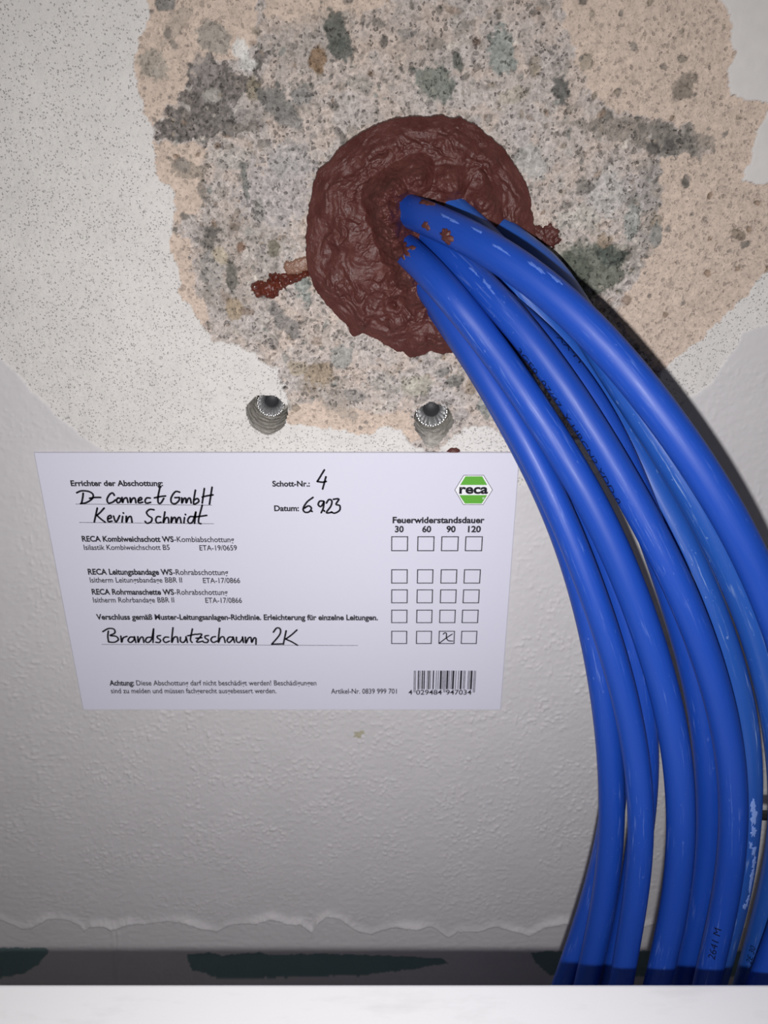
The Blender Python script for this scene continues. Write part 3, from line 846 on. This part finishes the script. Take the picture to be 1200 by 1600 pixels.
stroke_mesh('handwriting', [Z2(s) for s in [
    [(243, 238), (217, 258), (201, 286), (209, 301), (227, 299), (236, 284), (224, 274), (206, 284)], [(237, 296), (239, 298)],
    [(288, 254), (272, 254), (265, 268), (276, 277), (290, 258)], [(290, 256), (287, 282), (278, 303)], [(290, 294), (292, 297)],
    [(300, 262), (311, 247), (323, 253), (319, 275), (300, 303), (324, 301)], [(330, 246), (353, 245), (341, 267), (357, 273), (356, 293), (335, 305), (321, 300)]]], PENW, M_PEN, card)
stroke_mesh('handwriting', [Z3(s) for s in [
    [(160, 268), (158, 288), (161, 307)], [(140, 270), (160, 259), (180, 261), (183, 275), (166, 284), (188, 287), (196, 299), (182, 308), (161, 307)],
    [(205, 286), (208, 309), (213, 293), (227, 287)], [(250, 290), (238, 290), (231, 302), (240, 309), (252, 300), (254, 288)], [(254, 288), (259, 309)],
    [(266, 288), (268, 309), (275, 293), (284, 290), (288, 309)], [(312, 290), (299, 292), (294, 304), (304, 309), (316, 296), (323, 260)], [(323, 260), (321, 309)],
    [(348, 284), (337, 286), (338, 294), (348, 300), (344, 309), (331, 308)], [(377, 290), (364, 290), (358, 300), (366, 309), (380, 304)],
    [(393, 256), (388, 309), (397, 291), (408, 290), (411, 309)], [(420, 290), (420, 304), (430, 309), (439, 299), (440, 288)], [(440, 288), (445, 309)],
    [(463, 260), (456, 298), (462, 309)], [(446, 285), (475, 279)], [(478, 280), (497, 280), (478, 307), (501, 304)], [(476, 294), (497, 292)],
    [(521, 284), (509, 286), (510, 294), (520, 300), (516, 309), (503, 308)], [(546, 288), (535, 290), (530, 300), (538, 309), (551, 304)],
    [(561, 258), (556, 309), (565, 291), (576, 290), (581, 309)], [(606, 290), (595, 290), (588, 302), (596, 309), (608, 297), (610, 289)], [(610, 289), (615, 309)],
    [(622, 290), (622, 304), (632, 309), (642, 298), (644, 289)], [(644, 289), (647, 309)], [(654, 290), (656, 311), (665, 293), (674, 292), (677, 309), (685, 293), (692, 295), (692, 315)],
    [(755, 272), (767, 257), (780, 261), (777, 282), (749, 315)], [(749, 315), (787, 314)], [(801, 267), (791, 315)], [(840, 264), (820, 282), (799, 297)], [(799, 297), (820, 306), (842, 319)]]], PENW, M_PEN, card)
LW = 0.00016
stroke_mesh('rule_line', [Z1([(235, 293), (872, 298)])], LW, M_INK, card, 0.00003)
stroke_mesh('rule_line', [Z1([(252, 379), (882, 385)])], LW, M_INK, card, 0.00003)
stroke_mesh('rule_line', [Z3([(137, 316), (1059, 320)])], LW, M_INK, card, 0.00003)

ROWS = [(838, 861.2, [(611.2, 637.6), (652, 678.7), (689.3, 716.5), (726.7, 753.9)]),
        (889.6, 911.8, [(611.2, 637), (651.5, 677), (688.3, 714.2), (724.6, 750.8)]),
        (921, 942.6, [(611.2, 637), (651, 676.4), (687.5, 713.2), (723.2, 749.1)]),
        (952.7, 973.6, [(611.2, 636.6), (650.4, 675.6), (686.4, 711.8), (721.6, 747.5)]),
        (985.7, 1006.2, [(611.2, 636.2), (650, 674.8), (685.3, 710.5), (720.3, 745.4)])]
for y0, y1, cols in ROWS:
    for x0, x1 in cols:
        a = cardpt((x0 + x1) / 2 - (x1 - x0) / 2, (y0 + y1) / 2); b = cardpt(x1, (y0 + y1) / 2)
        zt_, zb_ = cardpt(x0, y0)[2], cardpt(x0, y1)[2]; tck = 0.00034
        o_ = [(a[0], zb_), (b[0], zb_), (b[0], zt_), (a[0], zt_)]
        i_ = [(a[0] + tck, zb_ + tck), (b[0] - tck, zb_ + tck), (b[0] - tck, zt_ - tck), (a[0] + tck, zt_ - tck)]
        vv = [(q[0], a[1], q[1]) for q in o_ + i_]
        mesh('tick_box', vv, [[k, (k + 1) % 4, 4 + (k + 1) % 4, 4 + k] for k in range(4)], M_INK, card, smooth=False)
o = stroke_mesh('tick_mark', [Z4(s) for s in [[(722, 454), (732, 445), (741, 451), (741, 474), (752, 491), (777, 494)], [(775, 453), (738, 477), (702, 504)]]], 0.00042, M_PEN, card)
tag(o, 'handwritten cross in the box under 90')

# bar code
Lc = ['0001101', '0011001', '0010011', '0111101', '0100011', '0110001', '0101111', '0111011', '0110111', '0001011']
Gc = [''.join('1' if c == '0' else '0' for c in q)[::-1] for q in Lc]
Rc = [''.join('1' if c == '0' else '0' for c in q) for q in Lc]
num = '4029484947034'; par = 'LGLLGG'
bits = '101' + ''.join((Lc if par[i] == 'L' else Gc)[int(num[i + 1])] for i in range(6)) + '01010' + ''.join(Rc[int(q)] for q in num[7:]) + '101'
bx0, bx1 = cardpt(646.6, 1062)[0], cardpt(743, 1062)[0]
zt_, z1_, z2_ = cardpt(640, 1047.8)[2], cardpt(640, 1077)[2], cardpt(640, 1082)[2]
mw = (bx1 - bx0) / 95
vv, ff = [], []
for i, c in enumerate(bits):
    if c == '1':
        lo_ = z2_ if i < 3 or i > 91 or 45 <= i < 50 else z1_
        b0 = len(vv)
        for x_, z_ in ((i, lo_), (i + 1, lo_), (i + 1, zt_), (i, zt_)): vv.append((bx0 + x_ * mw, -(CT + 0.00004), z_))
        ff.append([b0, b0 + 1, b0 + 2, b0 + 3])
mesh('bar_code', vv, ff, M_INK, card, smooth=False)
for s, a, b in (('4', 638, 644.3), ('029484', 650, 690.3), ('947034', 696.5, 736.6)):
    T('bar_code_digits', [(s, 0)], a, b, 1085.4, 7.4)

# green emblem
def flat(name, pts, mat, parent, lift):
    v = [cardpt(x, y, lift) for x, y in pts]
    return mesh(name, v, [list(range(len(v)))], mat, parent, smooth=False)
HEX = [(710.2, 765.5), (724.5, 742.2), (755.9, 742.2), (770, 765.5), (755, 788.8), (723.8, 788.8)]
cx_, cy_ = 740.1, 765.5
logo = flat('emblem', HEX, M_INK, card, 0.00002)
tag(logo, 'green hexagon emblem with black lettering')
flat('emblem_field', [(cx_ + (x - cx_) * .968, cy_ + (y - cy_) * .968) for x, y in HEX], M_WHITE, logo, 0.00003)
flat('green_band', [(719, 757.8), (727.2, 744.3), (753.5, 744.3), (761.3, 757.8)], M_GREEN, logo, 0.00004)
flat('green_band', [(717.6, 773.6), (761.3, 773.6), (752.8, 786.8), (726.4, 786.8)], M_GREEN, logo, 0.00004)
T('emblem_lettering', [('reca', 0.035)], 717.4, 762.4, 771, 14.2, M_PEN, logo)
stroke_mesh('emblem_dot', [[(755.3 + 1.2 * math.cos(a), 778.6 + 1.2 * math.sin(a)) for a in np.linspace(0, 6.3, 10)]], 0.00012, M_WHITE, logo, 0.00006)

# ------------------------------------------------------------------ blue cables
LTAB = np.array([(0, -0.004), (25, 0.0055), (60, 0.0125), (100, 0.019), (160, 0.026), (250, 0.033), (350, 0.0405), (500, 0.0490), (700, 0.0585), (1000, 0.0670), (1300, 0.0715), (1600, 0.0740)])
class Cable:
    pass
LINES = []
def cable(pts, r, off, mat, label, exit_l=0.0):
    """pts: centre line places in the photograph; off: how much nearer the wall than the front row (number or table along the line)"""
    p = np.array(pts, float)
    seg = np.hypot(*np.diff(p, axis=0).T); L = np.concatenate([[0], np.cumsum(seg)]) + exit_l
    # smooth and densify the traced line
    ss = np.linspace(L[0], L[-1], 60)
    def cat(i, t):
        p0, p1, p2, p3 = p[max(i - 1, 0)], p[i], p[i + 1], p[min(i + 2, len(p) - 1)]
        return 0.5 * ((2 * p1) + (p2 - p0) * t + (2 * p0 - 5 * p1 + 4 * p2 - p3) * t * t + (3 * p1 - p0 - 3 * p2 + p3) * t ** 3)
    W = []
    for s in ss:
        i = min(max(np.searchsorted(L, s) - 1, 0), len(L) - 2)
        q = cat(i, (s - L[i]) / (L[i + 1] - L[i]))
        c = np.interp(s, LTAB[:, 0], LTAB[:, 1])
        o_ = off if not isinstance(off, list) else np.interp(q[1], [a for a, b in off], [b for a, b in off])
        c = c - o_ * sstep(0, 130, s)
        W.append(at(q[0], q[1], c))
    W = np.array(W)
    for _ in range(3): W[1:-1] = 0.25 * W[:-2] + 0.5 * W[1:-1] + 0.25 * W[2:]
    # root inside the plug, and the run on down behind the ledge to the floor
    head = W[0] + np.array([0, 1, 0]) * np.linspace(0.012, 0.004, 3)[:, None] + (W[0] - W[2]) * np.linspace(0.6, 0.3, 3)[:, None] * [1, 0, 1]
    t = W[-1] - W[-3]; t /= np.linalg.norm(t)
    tail = []; q = W[-1].copy()
    nst = 14; zend = r + 0.002; dz = (q[2] - zend) / nst
    for k in range(nst):
        f = t / -t[2] * dz if t[2] < -0.2 else np.array([0, 0, -dz])
        dr = f * np.array([1, 1, 1]) * (0.86 ** (k + 1)); dr[2] = -dz
        q = q + dr; tail.append(q.copy())
    W = np.vstack([head, W, tail])
    d = np.concatenate([[0], np.cumsum(np.linalg.norm(np.diff(W, axis=0), axis=1))])
    n = 260
    sN = np.linspace(0, d[-1], n)
    # cubic resampling
    Cn = np.stack([np.interp(sN, d, W[:, k]) for k in range(3)], -1)
    for _ in range(4): Cn[1:-1] = 0.25 * Cn[:-2] + 0.5 * Cn[1:-1] + 0.25 * Cn[2:]
    c = Cable(); c.C = Cn; c.r = r; c.mat = mat; c.label = label
    LINES.append(c)
    return c
def relax(cs, mob, root, rounds=160):
    """let the cables give way where they would run through each other: mostly along the line of sight, as they lie in front of or behind one another"""
    for it in range(rounds):
        worst = 0
        mv = [np.zeros_like(c.C) for c in cs]
        for i in range(len(cs)):
            for j in range(i + 1, len(cs)):
                a, b = cs[i], cs[j]
                dd = np.linalg.norm(a.C[:, None] - b.C[None], axis=2)
                k = dd.argmin(1); dm = dd[np.arange(len(k)), k]
                need = a.r + b.r + 0.00035 - dm
                w_ = np.where(need > 0)[0]
                if not len(w_): continue
                worst = max(worst, need[w_].max())
                n_ = (a.C[w_] - b.C[k[w_]]) / np.maximum(dm[w_], 1e-6)[:, None]
                rd = a.C[w_] - CAM; rd /= np.linalg.norm(rd, axis=1)[:, None]
                q = (n_ * rd).sum(1)
                steep = np.abs(q) > 0.30
                dirv = np.where(steep[:, None], rd * np.sign(q)[:, None], n_)
                mag = need[w_] * 0.22 / np.where(steep, np.maximum(np.abs(q), 0.45), 1)
                # the roots of the four front cables stay where they leave the sealant
                li = np.where(~steep & (w_ > 7) & (w_ < 75), root[i], 1.0)[:, None]; lj = np.where(~steep & (k[w_] > 7) & (k[w_] < 75), root[j], 1.0)[:, None]
                fi = mob[i] / (mob[i] + mob[j])
                np.add.at(mv[i], w_, dirv * mag[:, None] * 2 * fi * li)
                np.add.at(mv[j], k[w_], -dirv * mag[:, None] * 2 * (1 - fi) * lj)
        for c, m in zip(cs, mv):
            for _ in range(6):
                m[1:-1] = 0.25 * m[:-2] + 0.5 * m[1:-1] + 0.25 * m[2:]
            c.C = c.C + m * 1.3
            if it % 5 == 4 or it == rounds - 1:
                for _ in range(2): c.C[1:-1] = 0.25 * c.C[:-2] + 0.5 * c.C[1:-1] + 0.25 * c.C[2:]
            c.C[:, 2] = np.maximum(c.C[:, 2], c.r + 0.0005)
    return worst
def cable_mesh(c):
    Cn, r, mat, label = c.C, c.r, c.mat, c.label
    n = len(Cn)
    sN = np.concatenate([[0], np.cumsum(np.linalg.norm(np.diff(Cn, axis=0), axis=1))])
    Tn = np.gradient(Cn, axis=0); Tn /= np.linalg.norm(Tn, axis=1)[:, None]
    Nn = np.zeros_like(Tn); a = np.cross(Tn[0], [1, 0, 0.3]); Nn[0] = a / np.linalg.norm(a)
    for k in range(1, n):
        v = Nn[k - 1] - Tn[k] * (Nn[k - 1] @ Tn[k]); Nn[k] = v / np.linalg.norm(v)
    Bn = np.cross(Tn, Nn)
    na = 28
    vv = []
    for k in range(n):
        for i in range(na):
            a = 2 * math.pi * i / na
            vv.append(Cn[k] + r * (math.cos(a) * Nn[k] + math.sin(a) * Bn[k]))
    ff = [[k * na + i, k * na + (i + 1) % na, (k + 1) * na + (i + 1) % na, (k + 1) * na + i] for k in range(n - 1) for i in range(na)]
    ff += [list(range(na))[::-1], [(n - 1) * na + i for i in range(na)]]
    o = mesh('blue_cable', vv, ff, mat)
    uvl = o.data.uv_layers.new(name='UVMap')
    seed = random.random() * 5
    uv = []
    for poly in o.data.polygons:
        vs_ = list(poly.vertices)
        last = len(vs_) == 4 and (vs_[1] % na) == 0
        for j, vi in enumerate(vs_):
            k, i = divmod(vi, na)
            if last and i == 0: i = na
            uv += [sN[k] + seed, 2 * math.pi * r * i / na]
    uvl.data.foreach_set('uv', uv)
    tag(o, label, 'cable', 'blue cables coming out of the sealant')
    c.o = o; c.T = Tn; c.N = Nn; c.B = Bn; c.s = sN
    c.px = topx(Cn)
def cframe(c, s):
    s = np.clip(s, c.s[0], c.s[-1])
    f = lambda a: np.array([np.interp(s, c.s, a[:, k]) for k in range(3)])
    return f(c.C), f(c.T), f(c.N), f(c.B)
def locate(c, px, py):
    """arc length and angle of the cable's surface at this place"""
    k = int(np.argmin(np.hypot(c.px[:, 0] - px, c.px[:, 1] - py) + 1e6 * (np.arange(len(c.s)) < 4)))
    C_, T_, N_, B_ = c.C[k], c.T[k], c.N[k], c.B[k]
    tc = CAM - C_; tc -= T_ * (tc @ T_); tc /= np.linalg.norm(tc)
    side = np.cross(T_, tc); side /= np.linalg.norm(side)
    # lateral distance of the sight line from the axis
    d = ray(px, py); d = d / np.linalg.norm(d)
    nrm = np.cross(d, T_); nrm /= np.linalg.norm(nrm)
    lat = (C_ - CAM) @ nrm
    s_dir = side @ nrm
    f = np.clip(-lat / c.r * (1 if s_dir > 0 else -1), -0.98, 0.98)
    v = math.sqrt(1 - f * f) * tc + f * side
    return c.s[k], math.atan2(v @ B_, v @ N_)
def cable_text(c, text, px, py, h, length, direction):
    """ink lettering wrapped on the jacket, starting at a place and reading down (1) or up (-1) the cable"""
    v, f = glyphs(text, 0.0)
    v = v.copy(); v[:, 0] -= v[:, 0].min(); kx = length / v[:, 0].max(); ky = h / 0.729
    bm = bmesh.new()
    vs_ = [bm.verts.new((q[0] * kx, q[1] * ky, 0)) for q in v]
    for q in f:
        try: bm.faces.new([vs_[i] for i in q])
        except ValueError: pass
    bmesh.ops.triangulate(bm, faces=bm.faces[:])
    for _ in range(4):
        e = [e for e in bm.edges if e.calc_length() > 0.0005]
        if not e: break
        bmesh.ops.subdivide_edges(bm, edges=e, cuts=1)
        bmesh.ops.triangulate(bm, faces=bm.faces[:])
    s0, a0 = locate(c, px, py)
    out = []
    for q in bm.verts:
        C_, T_, N_, B_ = cframe(c, s0 + direction * q.co.x)
        a = a0 - direction * q.co.y / c.r
        out.append(C_ + (c.r + 0.00005) * (math.cos(a) * N_ + math.sin(a) * B_))
    bm.verts.index_update()
    ff = [[q.index for q in p.verts] for p in bm.faces]
    bm.free()
    return mesh('printed_lettering', out, ff, M_CINK, c.o)
def dab(c, px, py, ls, la, h=0.0005, seed=0, mat=None):
    """a lick of sealant stuck to the jacket; ls, la half sizes along and round the cable in metres"""
    s0, a0 = locate(c, px, py)
    na, nr = 40, 9
    out = []
    for j in range(nr + 1):
        t = j / nr
        for i in range(na):
            a = 2 * math.pi * i / na
            k = 1 + 1.1 * float(fbm(math.cos(a) * 2.0 + seed * 3.1, math.sin(a) * 2.0 + seed * 1.7, 5, 130))
            x = t * ls * math.cos(a) * k; y = t * la * math.sin(a) * k
            C_, T_, N_, B_ = cframe(c, s0 + x)
            hh = h * math.sqrt(max(0, 1 - t * t)) * (1 + 0.5 * float(fbm(x * 900, y * 900, 3, 140 + seed))) + (0.00008 if j < nr else -0.0003)
            an = a0 + y / c.r
            out.append(C_ + (c.r + hh) * (math.cos(an) * N_ + math.sin(an) * B_))
    ff = [[j * na + i, j * na + (i + 1) % na, (j + 1) * na + (i + 1) % na, (j + 1) * na + i] for j in range(nr) for i in range(na)]
    o = mesh('sealant_dab', out, ff, mat or M_SEAL, c.o)
    tag(o, 'red-brown sealant dab')
    return o

cD = cable([(612, 322), (650, 337), (700, 350), (760, 380), (814, 414), (866, 455), (905, 489), (950, 536), (990, 586), (1030, 637), (1068, 690), (1105, 742), (1134, 790), (1160, 836), (1182, 882),
            (1200, 925), (1220, 975), (1240, 1040), (1256, 1120), (1264, 1200), (1262, 1290), (1248, 1380), (1219, 1475), (1204, 1512), (1189, 1545)], 0.0043, -0.006, M_BLUE,
           'topmost blue cable of the bundle, carrying the largest brown sealant dab')
cC = cable([(628, 340), (665, 366), (700, 392), (735, 424), (768, 456), (800, 494), (833, 532), (866, 575), (898, 625), (928, 670), (958, 720), (988, 774), (1012, 818), (1040, 870), (1063, 915),
            (1083, 964), (1104, 1020), (1122, 1078), (1136, 1130), (1144, 1180), (1148, 1225), (1149, 1270), (1148, 1310), (1143, 1362), (1136, 1400), (1126, 1445), (1115, 1490), (1105, 1533)], 0.0040, 0.0008, M_BLUE,
           'blue cable printed with the black number 2641 M just over the white ledge')
cB = cable([(618, 352), (640, 382), (672, 424), (706, 462), (742, 503), (776, 548), (808, 598), (838, 642), (866, 684), (892, 726), (916, 762), (942, 812), (966, 866), (988, 922), (1006, 970),
            (1023, 1020), (1037, 1068), (1047, 1105), (1056, 1150), (1061, 1190), (1066, 1240), (1067, 1290), (1065, 1330), (1060, 1390), (1050, 1440), (1040, 1490), (1028, 1533)], 0.0041, 0.0016, M_BLUE,
           'blue cable lying between the two narrow gaps where the wall shows through')
cA = cable([(640, 400), (664, 432), (692, 480), (722, 530), (752, 578), (782, 622), (808, 660), (830, 702), (850, 742), (870, 785), (893, 838), (916, 897), (936, 952), (954, 1004), (970, 1060),
            (983, 1112), (993, 1160), (1000, 1215), (1004, 1262), (1004, 1310), (1000, 1358), (993, 1410), (984, 1460), (976, 1506), (971, 1535)], 0.0037, 0.0026, M_BLUE,
           'front blue cable at left of the bundle, crossing the card\'s top right corner')
cE = cable([(650, 350), (700, 395), (750, 440), (800, 488), (852, 525), (890, 567), (922, 614), (951, 664), (981, 729), (1007, 800), (1034, 870), (1056, 940), (1076, 1010), (1094, 1080), (1105, 1150),
            (1110, 1220), (1111, 1290), (1106, 1360), (1094, 1430), (1080, 1490), (1068, 1540)], 0.0040, [(300, 0.004), (560, 0.0085), (900, 0.0105), (1600, 0.0100)], M_BLUE,
           'blue cable sunk behind its neighbours, with faint black print near the topmost cable')
cF = cable([(662, 302), (700, 322), (745, 356), (795, 408), (850, 478), (900, 552), (950, 636), (994, 712), (1036, 786), (1068, 842), (1100, 912), (1127, 985), (1151, 1056), (1164, 1124), (1170, 1180),
            (1170, 1260), (1165, 1325), (1154, 1387), (1138, 1452), (1121, 1508), (1112, 1545)], 0.0042, [(300, 0.006), (420, 0.0135), (700, 0.0155), (900, 0.0130), (1200, 0.0085), (1600, 0.0085)], M_PALE,
           'paler glossy blue cable with a white scraped stripe low at right')
cG = cable([(735, 330), (770, 352), (815, 392), (858, 440), (900, 500), (946, 570), (992, 632), (1036, 695), (1080, 768), (1112, 826), (1146, 896), (1173, 968), (1199, 1046), (1213, 1117), (1224, 1190),
            (1228, 1260), (1222, 1330), (1208, 1395), (1196, 1438), (1178, 1503), (1166, 1545)], 0.0042, [(300, 0.005), (450, 0.0085), (1000, 0.0085), (1600, 0.0085)], M_PALE,
           'paler blue cable running between the glossy scraped one and the topmost one')
cP = cable([(655, 415), (690, 470), (735, 545), (780, 625), (822, 695), (855, 752), (875, 810), (894, 862), (911, 920), (927, 985), (941, 1060), (950, 1130), (956, 1200), (958, 1250), (957, 1300),
            (952, 1360), (941, 1440), (926, 1505), (916, 1540)], 0.0039, [(300, 0.006), (700, 0.0105), (1600, 0.0110)], M_BLUE,
           'blue cable half hidden, making the left outline of the bundle below the card corner')
cQ = cable([(668, 400), (715, 480), (770, 570), (820, 660), (862, 740), (893, 810), (918, 880), (938, 960), (952, 1050), (962, 1140), (965, 1220), (957, 1280), (946, 1335), (930, 1395), (911, 1455),
            (896, 1497), (879, 1542)], 0.0039, [(300, 0.008), (700, 0.0190), (1600, 0.0195)], M_BLUE,
           'rearmost blue cable, swinging out furthest to the left right over the white ledge')
cR = cable([(650, 372), (700, 432), (760, 510), (815, 600), (860, 680), (900, 760), (935, 830), (962, 900), (984, 980), (1000, 1060), (1009, 1130), (1012, 1190), (1009, 1250), (1001, 1310), (990, 1370),
            (978, 1430), (964, 1490), (953, 1540)], 0.0038, [(300, 0.006), (700, 0.0125), (1000, 0.0115), (1600, 0.0120)], M_BLUE,
           'blue cable deep in the bundle, a sliver between the two front cables at left')

# in building order: topmost, printed, gap, front left, sunk, glossy, pale, outline, rearmost, deep
print('RELAX', relax(LINES, [.08, .25, .2, .25, .8, 1, 1, 1, 1, 1], [0, 0, 0, 0, 1, 1, 1, 1, 1, 1]))
for c in LINES: cable_mesh(c)

cable_text(cC, '2641 M', 1121, 1481, 0.0021, 0.0126, -1)
cable_text(cC, '3GE0  07/47  Y HBCN2 YDD-0', 808, 556, 0.0022, 0.0465, 1)
cable_text(cE, 'U-VV', 910, 561, 0.0019, 0.0085, -1)
cable_text(cE, '20202 o M', 1129, 1313, 0.0020, 0.0150, -1)
cable_text(cG, '2E 30', 1178, 1492, 0.0018, 0.0075, -1)
dab(cD, 708, 374, 0.0020, 0.0016, 0.0008, 1)
dab(cD, 684, 361, 0.0013, 0.0009, 0.0004, 2)
dab(cD, 640, 318, 0.0016, 0.0022, 0.0007, 3)
dab(cD, 680, 322, 0.0026, 0.0009, 0.0003, 9)
dab(cC, 662, 369, 0.0009, 0.0008, 0.0004, 4)
dab(cC, 640, 352, 0.0012, 0.0016, 0.0006, 11)
dab(cB, 636, 392, 0.0018, 0.0014, 0.0006, 5)
dab(cB, 655, 397, 0.0008, 0.0006, 0.0003, 6)
dab(cA, 654, 425, 0.0024, 0.0016, 0.0006, 7)
dab(cA, 662, 452, 0.0016, 0.0010, 0.0005, 8)
dab(cF, 690, 306, 0.0014, 0.0016, 0.0005, 10)
dab(cB, 640, 400, 0.0034, 0.0016, 0.0004, 12)
dab(cB, 628, 372, 0.0030, 0.0026, 0.0005, 13)
dab(cD, 628, 312, 0.0030, 0.0018, 0.0005, 14)
dab(cA, 664, 440, 0.0032, 0.0012, 0.0004, 15)
M_SCRAPE = newmat('scraped_jacket', lin(122, 150, 214), 0.6, spec=0.3)[0]
M_SCUFF = newmat('scuffed_jacket', lin(84, 116, 196), 0.6, spec=0.3)[0]
def scrape(c, px, py, ls, la, seed, mat):
    o = dab(c, px, py, ls, la, 0.00004, seed, mat)
    o.name = 'scrape_mark'
    o['label'] = 'pale scrape'
for k, (x, y, l, a) in enumerate([(1177, 1246, .0026, .0007), (1178, 1268, .0030, .0009), (1178, 1288, .0018, .0008), (1175, 1303, .0012, .0005), (1180, 1312, .0016, .0007), (1180, 1332, .0024, .0007),
                                  (1178, 1352, .0026, .0007), (1175, 1372, .0026, .0006), (1172, 1390, .0020, .0006), (1168, 1402, .0012, .0010)]):
    scrape(cF, x, y, l, a, 20 + k, M_SCRAPE)
for k, (c, x, y, l, a) in enumerate([(cD, 712, 346, .0022, .0003), (cD, 722, 352, .0016, .0003), (cD, 752, 364, .0016, .0003), (cD, 786, 392, .0022, .0003), (cD, 838, 418, .0026, .0004), (cD, 868, 436, .0020, .0004),
                                     (cC, 752, 436, .0018, .0003), (cC, 768, 452, .0016, .0004), (cC, 775, 462, .0012, .0002)]):
    scrape(c, x, y, l, a, 40 + k, M_SCUFF)

# ------------------------------------------------------------------ black strip end at the right edge
kf = int(np.argmin(np.hypot(cF.px[:, 0] - 1170, cF.px[:, 1] - 1272)))
cs_ = -cF.C[kf][1] - cF.r - 0.0008
a = at(1172, 1273, cs_); b = at(1246, 1276, cs_)
vv = []
for P_ in (a, b):
    for y, z in ((-0.0007, -0.0014), (0.0007, -0.0014), (0.0011, 0), (0.0007, 0.0014), (-0.0007, 0.0014), (-0.0011, 0)):
        vv.append((P_[0], P_[1] + y, P_[2] + z))
ff = [[i, (i + 1) % 6, 6 + (i + 1) % 6, 6 + i] for i in range(6)] + [[5, 4, 3, 2, 1, 0], [6, 7, 8, 9, 10, 11]]
o = mesh('black_strip', vv, ff, M_BLACK, smooth=False)
tag(o, 'thin black strip sticking out behind the pale cable at the right edge', 'strip')
